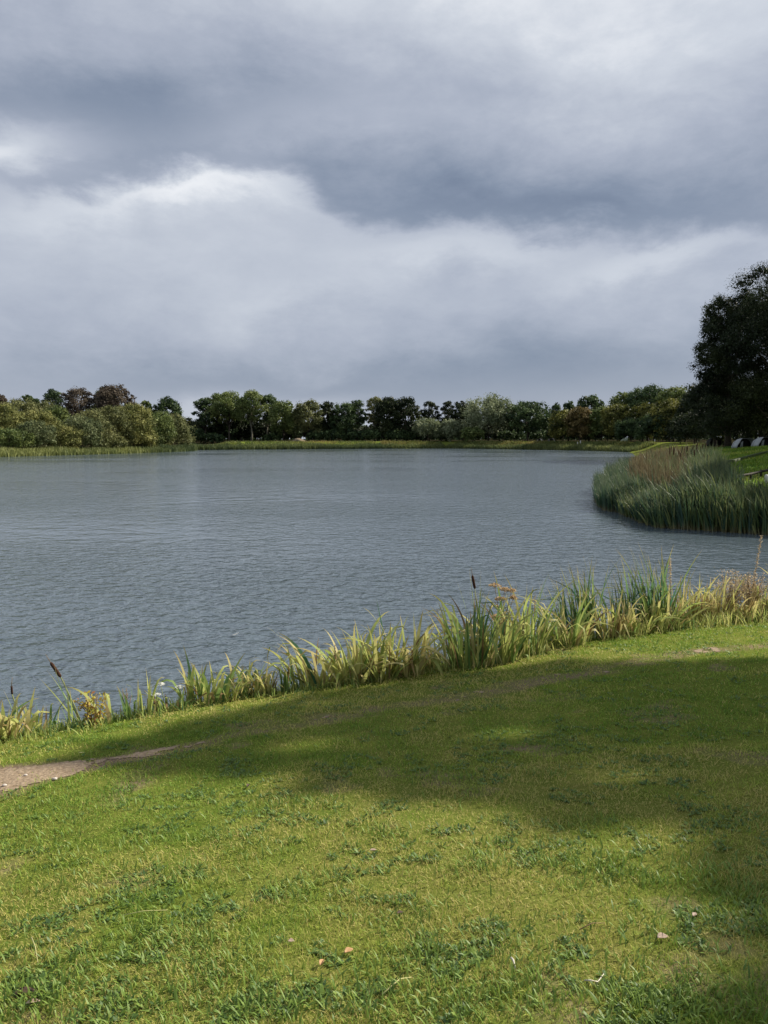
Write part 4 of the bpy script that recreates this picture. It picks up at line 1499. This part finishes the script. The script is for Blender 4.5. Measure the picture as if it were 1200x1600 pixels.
def rail_fence():
    pts = [ground(px, py) for px, py in ((1142, 757), (1158, 754), (1174, 751), (1190, 747), (1208, 743), (1228, 739))]
    root = thing("rail_fence", pts[0], "low dark timber rail behind the right end of the reeds", "fence")
    a = Acc()
    a.add(*tube([p + np.array((0, 0, .34)) for p in pts], [.065] * len(pts), 6))
    obj("rail", a, TIMBER, root)
    for p in pts:
        b = Acc()
        b.add(*tube([p + np.array((0, .08, -.15)), p + np.array((0, .08, .42))], [.06, .055], 6))
        obj("post", b, TIMBER, root)


rail_fence()
p = ground(1197, 757)
pp = Acc()
pp.add(*tube([p + np.array((0, 0, -.1)), p + np.array((0, 0, .40)), p + np.array((0, 0, .46))], [.09, .085, .04], 8))
solo("stake", pp, PALEPOST, p, "short pale stake in front of the dark timber rail", "stake")


# ------------------------------------------------------------------ plants of the near shore
NG = "plants along the near shore"


def clump(px, py, hpx, n, spread, style, label, back=0.0, seed=0, lean=None, name="iris_clump", cat="plant"):
    """a clump of strap leaves rooted where the photo shows it; hpx its height in the photo"""
    g = np.random.default_rng(9000 + seed + int(px * 7))
    p = at_z(px, py, .28)
    sc = math.hypot(p[0], p[1])
    p[1] += back
    Hm = hpx / F * sc * (.9 if px < 500 else 1.0)
    p[2] = max(float(height(p[0], p[1])), -.05)
    root = thing(name, p, label, cat, NG)
    st = {  # wmin wmax  lean  bendmin bendmax  tint sd  dry share kinks
        'iris': (.020, .034, .42, .2, 2.0, .36, .2, .25, .38),
        'pale': (.022, .036, .45, .3, 2.2, .24, .16, .25, .4),
        'sparse': (.012, .022, .16, .0, .8, .55, .2, .12, .35),
        'green': (.016, .028, .36, .1, 1.7, .48, .22, .2, .32),
        'reed': (.014, .024, .20, .05, .8, .80, .18, .10, .18),
        'dry': (.013, .024, .28, .1, 1.4, .16, .15, .6, .4),
        'low': (.014, .024, .6, .6, 1.8, .22, .15, .35, .2),
        'dark': (.030, .045, .12, .0, .3, .62, .1, .4, .1),
    }[style]
    nd = max(1, int(n * st[7]))
    n = int(n * (0.65 if px < 310 else .95))
    for nm, m, mat, k in (("green_leaves", n, IRIS, 1.0), ("dry_leaves", nd, DRY, .8)):
        a_ = g.uniform(0, 2 * PI, m)
        rr = spread * np.sqrt(g.random(m))
        bx, by = p[0] + np.cos(a_) * rr, p[1] + np.sin(a_) * rr * .6
        bz = np.maximum(height(bx, by), -.08) - .02
        az = a_ + g.normal(0, .7, m)
        ln = np.abs(g.normal(st[2] * .6, st[2] * .6, m))
        if lean is not None:
            az = np.where(g.random(m) < .75, g.normal(lean, .6, m), az)
        bend = g.uniform(st[3], st[4], m) * g.random(m) ** .6
        L = Hm * g.uniform(.5, 1.12, m) * k * (1 + .4 * np.clip(bend, 0, 1.5))
        kink = np.where(g.random(m) < st[8], g.uniform(.8, 2.2, m), 0)
        kp = g.uniform(.45, .85, m)
        W = 1.55 * g.uniform(st[0], st[1], m) * (1 if nm == "green_leaves" else .8)
        V, Q, s = strips(np.stack([bx, by, bz], -1), az, L, W, ln, bend, 9, twist=g.uniform(-1.1, 1.1, m), kink=kink, kpos=kp, base_w=.55, power=1.7)
        t = np.clip(g.normal(st[5], st[6], m), 0, 1) if nm == "green_leaves" else g.random(m)
        ac = Acc().add(V, Q, tint=per_blade(t, 9), along=s)
        obj(nm, ac, mat, root, smooth=True)
    return root


LFT = PI            # towards the left of the photo
CL = [
    (8, 1146, 66, 46, .26, 'pale', "sprawling pale iris clump cut by the left edge", 0, None),
    (46, 1140, 40, 24, .16, 'low', "low bleached leaves beside the sprawling left iris", 0, None),
    (66, 1130, 80, 16, .14, 'sparse', "thin upright blades between the left iris and the tall bulrush", .05, None),
    (112, 1122, 86, 12, .12, 'sparse', "few very tall thin blades behind the yellow dock", .15, None),
    (168, 1126, 62, 9, .08, 'iris', "single broad arching leaf group right of the yellow dock", 0, LFT),
    (198, 1122, 58, 16, .10, 'sparse', "little fan of thin blades left of the white flowers", .05, None),
    (226, 1118, 66, 18, .10, 'sparse', "star-like fan of blades just left of the white flowers", .05, None),
    (262, 1108, 40, 26, .16, 'green', "low green leaves under the white flowers", 0, None),
    (303, 1098, 82, 26, .14, 'green', "upright green blades right of the white flowers", .08, None),
    (338, 1094, 74, 44, .22, 'iris', "arching iris clump with long leaves bowing right", 0, None),
    (378, 1086, 66, 30, .16, 'green', "green iris clump behind the bowing leaves", .1, None),
    (408, 1084, 56, 30, .14, 'dry', "withered brown tuft between the iris clumps", .05, None),
    (447, 1080, 78, 7, .05, 'dark', "few dark broad leaves standing bolt upright", 0, None),
    (478, 1074, 88, 28, .15, 'iris', "iris with two long leaves arching out over the water", .05, LFT),
    (505, 1068, 48, 34, .15, 'low', "low straw-coloured leaves at the foot of the brown dock spike", 0, None),
    (550, 1062, 84, 60, .22, 'pale', "dense yellow-green iris right of the brown dock spike", 0, None),
    (592, 1058, 84, 60, .22, 'iris', "dense iris clump with one dark leaf rising high above it", 0, None),
    (636, 1052, 86, 54, .20, 'pale', "yellow iris clump with upright pale spears", 0, None),
    (676, 1046, 56, 44, .20, 'low', "low straw-yellow leaves before the big green clump", 0, LFT),
    (735, 1040, 112, 90, .30, 'green', "biggest green clump, below the lone bulrush", 0, None),
    (775, 1034, 80, 60, .26, 'iris', "arching leaves at the foot of the tan seed umbels", -.05, None),
    (822, 1022, 106, 70, .26, 'green', "tall green clump right of the tan seed umbels", .05, None),
    (884, 1006, 74, 60, .26, 'iris', "mixed yellow and green leaves in front of the left reed tuft", 0, None),
    (916, 1000, 118, 100, .24, 'reed', "dark reed tuft leaning left, white-tipped, right of the leafy bush", .25, LFT),
    (955, 994, 64, 50, .24, 'dry', "drooping dry leaves between the two dark reed tufts", 0, None),
    (1006, 986, 112, 110, .30, 'reed', "second dark reed tuft, leaning left over the water", .35, LFT),
    (1040, 982, 122, 90, .26, 'reed', "tallest reed tuft with a fluffy torn head", .30, LFT),
    (985, 988, 52, 50, .26, 'iris', "short mixed leaves at the foot of the second reed tuft", -.05, None),
    (1030, 980, 62, 50, .26, 'iris', "short yellow-green leaves at the foot of the tallest reed tuft", -.05, None),
    (1078, 974, 78, 90, .28, 'dry', "golden drying reeds right of the tallest reed tuft", .15, None),
    (1118, 970, 72, 90, .28, 'dry', "golden drying reeds left of the feathery tan grass", .15, None),
    (1160, 966, 46, 60, .28, 'dry', "golden dry leaves beneath the feathery tan grass", 0, None),
    (1196, 962, 66, 60, .26, 'iris', "yellow-green leaves at the right edge", .1, None),
    (1250, 960, 60, 60, .36, 'iris', "leaves just beyond the right edge", .1, None),
    (-50, 1160, 70, 60, .40, 'iris', "leaves just beyond the left edge", .1, None),
    (1330, 950, 84, 80, .40, 'green', "green leaves well beyond the right edge", .2, None),
    (1420, 942, 70, 80, .45, 'iris', "leaves farthest beyond the right edge", .3, None),
]
for i, (px, py, h, n, sp, stl, lab, back, lean) in enumerate(CL):
    nm = {'reed': 'reed_tuft', 'dry': 'dry_reed_tuft', 'sparse': 'reed_tuft'}.get(stl, 'iris_clump')
    clump(px, py, h, n, sp, stl, lab, back, i, lean, nm)


def shore(px, py):
    p = at_z(px, py, .28)
    return np.array([p[0], p[1], float(max(height(p[0], p[1]), -.05))])


def single_leaf(px, py, tipx, tipy, w, tint, label):
    p = shore(px, py)
    p[1] += .1
    p[2] = float(max(height(p[0], p[1]), -.05))
    tip = at_y(tipx, tipy, p[1] + .05)
    v = tip - p
    L = np.linalg.norm(v)
    az = math.atan2(v[1], v[0])
    ln = math.acos(v[2] / L)
    V, Q, s = strips(p[None], np.array([az]), np.array([L]), np.array([w]), np.array([ln]), np.array([.05]), 9, twist=np.array([.5]))
    a = Acc().add(V, Q, tint=tint, along=s * .8)
    solo("tall_leaf", a, IRIS, p, label, "leaf", NG, True)


single_leaf(612, 1050, 590, 934, .030, 1.0, "single dark leaf spearing up above the dense iris clump")
single_leaf(650, 1048, 647, 958, .022, .2, "lone pale spear leaf right of the dark spearing leaf")


def bulrush(px, py, hx0, hy0, hx1, hy1, tipx, tipy, label, r=.014, back=.1, leaves=6):
    """stem rooted at px,py, velvety head between two photo points, bare spike above"""
    p = shore(px, py)
    p[1] += back
    p[2] = float(max(height(p[0], p[1]), -.05))
    y = p[1]
    a, b, t = at_y(hx0, hy0, y), at_y(hx1, hy1, y), at_y(tipx, tipy, y)
    root = thing("bulrush", p, label, "bulrush", NG)
    st = Acc()
    st.add(*tube([p, p * .5 + a * .5 + np.array([.01, 0, 0]), a], [.007, .006, .005], 6))
    obj("stem", st, STEM, root, smooth=True)
    hd = Acc()
    bulrush_head(hd, a, b - a, np.linalg.norm(b - a), r)
    obj("seed_head", hd, HEAD, root, smooth=True)
    sp = Acc()
    sp.add(*tube([b, t], [.004, .0015], 5))
    obj("spike", sp, DEADSTEM, root)
    az = math.atan2(a[1] - p[1] + 1e-3, a[0] - p[0])
    ln = math.acos((a[2] - p[2]) / np.linalg.norm(a - p))
    n = leaves
    L = np.linalg.norm(t - p) * rng.uniform(.7, 1.0, n)
    bs = p[None] + rng.normal(0, .015, (n, 3)) * np.array([1, 1, 0])
    V, Q, s = strips(bs, rng.normal(az, .25, n), L, rng.uniform(.012, .018, n), ln + rng.normal(0, .12, n), rng.normal(0, .2, n), 8, twist=rng.uniform(-1, 1, n))
    lf = Acc().add(V, Q, tint=per_blade(rng.uniform(.3, .9, n), 8), along=s)
    obj("leaves", lf, IRIS, root, smooth=True)


bulrush(124, 1108, 95, 1058, 79, 1035, 71, 1022, "tall bulrush tilted left with a fat brown head, at the left", .017, .15, 5)
bulrush(24, 1128, 19, 1085, 18, 1072, 19, 1058, "short bulrush with a thin dark head near the left edge", .010, .2, 3)
bulrush(752, 1036, 742, 920, 738, 899, 736, 886, "lone upright bulrush above the biggest green clump", .016, .05, 8)


def leaf_card(acc, c, nr, size, asp, tint):
    V, Q = leaf_quads(c, nr, size, asp)
    acc.add(V, Q, tint=np.repeat(tint, 4))


def umbels():
    p = shore(786, 1030)
    p[1] += .1
    y = p[1]
    root = thing("hogweed", p, "dead hogweed with tan seed umbels right of the lone bulrush", "plant", NG)
    heads = [(773, 913, 20), (788, 919, 16), (799, 921, 14), (783, 934, 20), (802, 932, 12), (774, 962, 16), (786, 970, 18), (782, 982, 14)]
    st = Acc()
    fork = at_y(782, 985, y)
    st.add(*tube([p, fork], [.009, .007], 6))
    for hx, hy, wpx in heads:
        h = at_y(hx, hy + 3, y + rng.normal(0, .05))
        st.add(*tube([fork, fork * .4 + h * .6 + np.array([.01, 0, -.01]), h], [.005, .004, .003], 5))
        u = Acc()
        R = wpx / F * y * .5
        n = 90
        an = rng.uniform(0, 2 * PI, n)
        rr = R * np.sqrt(rng.random(n))
        c = h[None] + np.stack([rr * np.cos(an), rr * np.sin(an), .028 - .025 * (rr / R) ** 2 + rng.normal(0, .005, n)], -1)
        leaf_card(u, c, rng.normal(0, .7, (n, 3)) + np.array([0, 0, .8]), rng.uniform(.02, .036, n), .8, rng.random(n))
        for k in range(0, n, 7):
            u.add(*tube([h - np.array([0, 0, .015]), c[k]], [.0015, .001], 3), tint=.1)
        obj("umbel", u, UMBEL, root)
    obj("stem", st, DEADSTEM, root)


umbels()


def yarrow(px, py, hx, hy, label):
    p = shore(px, py)
    y = p[1]
    h = at_y(hx, hy, y)
    root = thing("white_flower", p, label, "flower", "white flowers on the near shore")
    st = Acc()
    st.add(*tube([p, p * .5 + h * .5 + np.array([.012, 0, 0]), h], [.004, .0035, .003], 5))
    obj("stem", st, STEM, root)
    u = Acc()
    n = 70
    R = .045
    an, rr = rng.uniform(0, 2 * PI, n), R * np.sqrt(rng.random(n))
    c = h[None] + np.stack([rr * np.cos(an), rr * np.sin(an), .016 - .014 * (rr / R) ** 2 + rng.normal(0, .002, n)], -1)
    leaf_card(u, c, rng.normal(0, .4, (n, 3)) + np.array([0, 0, 1]), rng.uniform(.013, .021, n), .95, rng.random(n))
    obj("flower_head", u, YARROW, root)


yarrow(256, 1108, 251, 1070, "white flower head, upper left of three")
yarrow(284, 1104, 281, 1074, "white flower head, rightmost of three and widest spaced")
yarrow(249, 1110, 244, 1086, "white flower head, lowest of three")


def leafy(px, py, hpx, wpx, n, mat, size, asp, label, name, tmu=.5, back=0.0, stems=8, upright=False, stem_mat=None, depth=.5, leafname="leaves"):
    p = shore(px, py)
    sc = math.hypot(p[0], p[1])
    p[1] += back
    p[2] = float(max(height(p[0], p[1]), -.05))
    H, Wd = hpx / F * sc, wpx / F * sc
    root = thing(name, p, label, "plant", NG)
    st, lf = Acc(), Acc()
    for k in range(stems):
        top = p + np.array([rng.uniform(-.5, .5) * Wd, rng.uniform(-.5, .5) * Wd * depth, H * rng.uniform(.65, 1.0)])
        b0 = p + np.array([rng.normal(0, .12) * Wd, rng.normal(0, .1) * Wd, -.02])
        mid = .5 * (b0 + top) + np.array([(top[0] - b0[0]) * -.15, 0, H * .06])
        st.add(*tube([b0, mid, top], [.005, .004, .0025], 5))
        m = n // stems
        t = rng.random(m) ** (.6 if upright else .85)
        q = np.where(t[:, None] < .5, b0 + (mid - b0) * (t[:, None] * 2), mid + (top - mid) * (t[:, None] * 2 - 1))
        q = q + rng.normal(0, 1, (m, 3)) * np.array([.10, .10, .04]) * Wd * (1.0 if not upright else .45)
        q[:, 2] = np.maximum(q[:, 2], p[2] + .01)
        nr = rng.normal(0, .7, (m, 3)) + np.array([0, -.2, .6])
        leaf_card(lf, q, nr, size * rng.uniform(.6, 1.3, m), asp, np.clip(rng.normal(tmu, .25, m), 0, 1))
    obj("stems", st, stem_mat or DEADSTEM, root)
    obj(leafname, lf, mat, root)


leafy(145, 1131, 52, 54, 260, DOCK, .045, .5, "yellowing dock with brown-edged leaves right of the tall tilted bulrush", "dock_plant", .4, .02, 12)
leafy(521, 1066, 66, 20, 420, UMBEL, .014, .8, "brown dock seed spike standing among the irises", "dock_spike", .4, .05, 5, True, leafname="seeds")
leafy(852, 1012, 62, 44, 420, WEED, .032, .5, "bright leafy green bush between the green clumps", "leafy_bush", .1, .02, 12, stem_mat=STEM)
leafy(852, 978, 24, 26, 60, UMBEL, .016, .8, "small tan seed head above the leafy bush", "seed_head_plant", .5, .2, 4, True, leafname="seeds")
leafy(1058, 985, 112, 22, 300, FLUFF, .022, .7, "fluffy torn reed head beside the tallest reed tuft", "torn_reed", .6, .25, 1, True, leafname="fluff")
leafy(1150, 968, 88, 54, 2600, FLUFF, .030, .45, "feathery tan grass near the right edge", "feathery_grass", .5, .22, 26, leafname="plumes")
leafy(1182, 966, 74, 50, 2200, FLUFF, .030, .45, "feathery tan grass touching the right edge, lower than its neighbour", "feathery_grass", .35, .15, 24, leafname="plumes")
leafy(1192, 968, 130, 22, 420, FLUFF, .020, .5, "tall tan plumed weed at the right edge, highest of all", "plumed_weed", .45, .3, 1, True, leafname="plumes")
leafy(1186, 960, 40, 26, 160, DOCK, .022, .6, "yellow-leaved weed below the feathery grass at right", "yellow_weed", .5, -.05, 8)
leafy(188, 1080, 46, 22, 70, UMBEL, .012, .7, "thin dead weed with dark seeds over the water", "dead_weed", .0, .2, 5, True, leafname="seeds")
leafy(960, 982, 40, 40, 160, UMBEL, .016, .6, "dead brown weed behind the drooping dry leaves", "dead_weed", .1, .2, 7, leafname="seeds")
leafy(398, 1080, 44, 30, 120, UMBEL, .016, .6, "dead brown weed beside the withered tuft", "dead_weed", .2, .1, 6, leafname="seeds")


def fringe():
    """short mixed grass where the lawn meets the plants"""
    seg = np.array(edge_w)
    ln = np.concatenate([[0], np.cumsum(np.linalg.norm(np.diff(seg, axis=0), axis=1))])
    n = 9000
    u = rng.uniform(-.06, 1.08, n) * ln[-1]
    x = np.interp(u, ln, seg[:, 0]) + np.where(u > ln[-1], (u - ln[-1]) * .9, np.where(u < 0, u * .9, 0))
    y = np.interp(u, ln, seg[:, 1]) + np.where(u > ln[-1], (u - ln[-1]) * .35, np.where(u < 0, u * .45, 0))
    off = rng.normal(.1, .16, n)
    x, y = x - .45 * off, y + .9 * off
    f = fbm(x, y, .5, 88, 3)
    wt = sstep(x, -1.5, 1.0)
    keep = (f > .42 - .1 * wt) & (sdist(x, y) > -.15)
    x, y, f, wt = x[keep], y[keep], f[keep], wt[keep]
    n = len(x)
    L = rng.uniform(.06, .20, n) * (.5 + f) * (.7 + .8 * wt)
    V, Q, s = strips(np.stack([x, y, np.maximum(height(x, y), -.05) - .01], -1), rng.uniform(0, 2 * PI, n), L, rng.uniform(.006, .014, n), np.abs(rng.normal(.25, .25, n)),
                     rng.uniform(0, 1.4, n), 5, twist=rng.uniform(-1, 1, n))
    a = Acc().add(V, Q, tint=per_blade(np.clip(.55 - .2 * wt + rng.normal(0, .2, n), 0, 1), 5), along=s * .8)
    tag(obj("shore_grass", a, IRIS), "short mixed grass at the water's edge under the irises", "grass", kind="stuff")


fringe()


# ------------------------------------------------------------------ litter on the lawn
def fallen_leaf(px, py, ln, mat, label, asp=.5, curl=.35, az=None, lift=.02):
    lift = lift * .55
    p = ground(px, py)
    az = rng.uniform(0, 2 * PI) if az is None else az
    nu, nv = 8, 4
    V = []
    for i in range(nu + 1):
        t = i / nu
        w = ln * asp * .5 * math.sin(PI * min(max(t, .02), .98)) ** .8 * (1.15 - .35 * t)
        for j in range(nv + 1):
            v = (j / nv - .5) * 2
            V.append(((t - .5) * ln, v * w, lift + abs(v) * w * curl * 1.6 + .25 * curl * ln * (t - .5) ** 2 * 4 * .3))
    V = np.array(V)
    c, s = math.cos(az), math.sin(az)
    V = np.stack([V[:, 0] * c - V[:, 1] * s, V[:, 0] * s + V[:, 1] * c, V[:, 2]], -1) + p
    Q = [(i * (nv + 1) + j, (i + 1) * (nv + 1) + j, (i + 1) * (nv + 1) + j + 1, i * (nv + 1) + j + 1) for i in range(nu) for j in range(nv)]
    a = Acc().add(V, Q)
    o = solo("fallen_leaf", a, mat, p, label, "leaf", "fallen leaves on the lawn", True)
    sm = o.modifiers.new("thickness", 'SOLIDIFY')
    sm.thickness = .0012


fallen_leaf(545, 1492, .040, TAN, "tan fallen leaf in the lower middle of the lawn, beside a dark weed", .7, .4, .6, .03)
fallen_leaf(503, 1511, .036, TAN, "narrow tan fallen leaf standing on edge left of the rounder tan leaf", .5, .9, 1.3, .03)
fallen_leaf(1035, 1470, .044, PINKISH, "pinkish pale fallen leaf at the lower right", .75, .3, .2, .03)
fallen_leaf(455, 1476, .026, PINKISH, "tiny cream fallen leaf left of the two tan leaves", .8, .3, 0, .03)
fallen_leaf(583, 1333, .035, PINKISH, "small pale fallen leaf near the middle of the sunny lawn", .5, .4, .1, .03)
fallen_leaf(38, 1556, .085, UMBER, "dark curled fallen leaf with a ragged edge in the lower left corner", .45, .45, .2, .02)
fallen_leaf(52, 1572, .05, PINKISH, "cream curled leaf half under the dark curled leaf at lower left", .4, .6, .3, .025)
fallen_leaf(388, 1232, .045, UMBER, "small black curled leaf on the lawn below the shadow tip", .5, .9, 1.5, .03)
fallen_leaf(128, 1178, .05, STRAW, "straw-coloured fallen leaf just above the dirt path", .3, .3, .1, .02)
fallen_leaf(1085, 1435, .03, PINKISH, "tiny pale leaf in the half shade at right, above the pinkish one", .6, .4, .8, .03)
fallen_leaf(625, 1432, .03, UMBER, "small dark fallen leaf in the middle of the lower lawn", .6, .5, .4, .03)


def twig(pts_px, r, mat, label, name="twig", cat="twig", lift=.02):
    P = []
    for i, (px, py) in enumerate(pts_px):
        g = ground(px, py)
        P.append(g + np.array([0, 0, lift + .008 * math.sin(i * 2.1)]))
    n = len(P)
    a = Acc()
    a.add(*tube(P, [r * (1 - .5 * i / (n - 1)) for i in range(n)], 6))
    solo(name, a, mat, P[0], label, cat, None, True)


twig([(799, 1505), (802, 1511), (805, 1519)], .0055, WHITE, "short fat white quill lying in the sunny grass at lower right")
twig([(913, 1540), (922, 1543), (934, 1539), (943, 1530)], .0035, WHITE, "bent white twig right of the short white quill")
twig([(597, 1562), (625, 1540), (643, 1532)], .003, STRAW, "long forked straw stem at the bottom centre", "straw_stem", "straw")
twig([(190, 1437), (225, 1432), (262, 1426)], .002, STRAW, "long thin straw lying across the left lawn", "straw_stem", "straw")
twig([(50, 1482), (56, 1500), (60, 1520)], .0025, STRAW, "upright bent straw by the dark curled leaf", "straw_stem", "straw", .05)
twig([(905, 1460), (925, 1452), (945, 1447)], .0025, DEADSTEM, "thin brown twig on the right-hand lawn")


def pebble(px, py, r, label):
    p = ground(px, py)
    a = Acc()
    nu, nv = 10, 6
    V = []
    for i in range(nv + 1):
        th = PI * i / nv
        for j in range(nu):
            ph = 2 * PI * j / nu
            k = 1 + .12 * math.sin(3 * ph + px) * math.sin(th)
            V.append((p[0] + r * 1.3 * k * math.sin(th) * math.cos(ph), p[1] + r * k * math.sin(th) * math.sin(ph), p[2] + .006 + r * .35 + r * .6 * math.cos(th)))
    Q = [(i * nu + j, i * nu + (j + 1) % nu, (i + 1) * nu + (j + 1) % nu, (i + 1) * nu + j) for i in range(nv) for j in range(nu)]
    a.add(V, Q)
    solo("pebble", a, STONE, p, label, "pebble", "pebbles on the dirt path", True)


pebble(40, 1213, .012, "round pale pebble on the bare path, uppermost of three")
pebble(86, 1219, .016, "largest pale pebble, near the right end of the bare path")
pebble(7, 1229, .014, "pale pebble at the lower left end of the bare path")


def feather():
    p = at_z(368, 993, .012)
    a = Acc()
    nu, nv = 8, 2
    V = []
    for i in range(nu + 1):
        t = i / nu
        w = .016 * math.sin(PI * min(max(t * .95 + .03, .02), .98)) ** .7
        for j in range(nv + 1):
            V.append(p + np.array([(t - .5) * .10, (t - .5) * .06 + (j - 1) * w, .01 + .03 * t * t + abs(j - 1) * .004]))
    Q = [(i * 3 + j, (i + 1) * 3 + j, (i + 1) * 3 + j + 1, i * 3 + j + 1) for i in range(nu) for j in range(nv)]
    a.add(V, Q)
    root = thing("feather", p, "white feather floating on the water above the irises", "feather")
    obj("vane", a, FEATHER, root, True)
    q = Acc()
    q.add(*tube([p + np.array([-.075, -.045, .01]), p + np.array([0, 0, .02]), p + np.array([.05, .03, .043])], [.002, .0015, .0006], 5))
    obj("quill", q, WHITE, root)


feather()
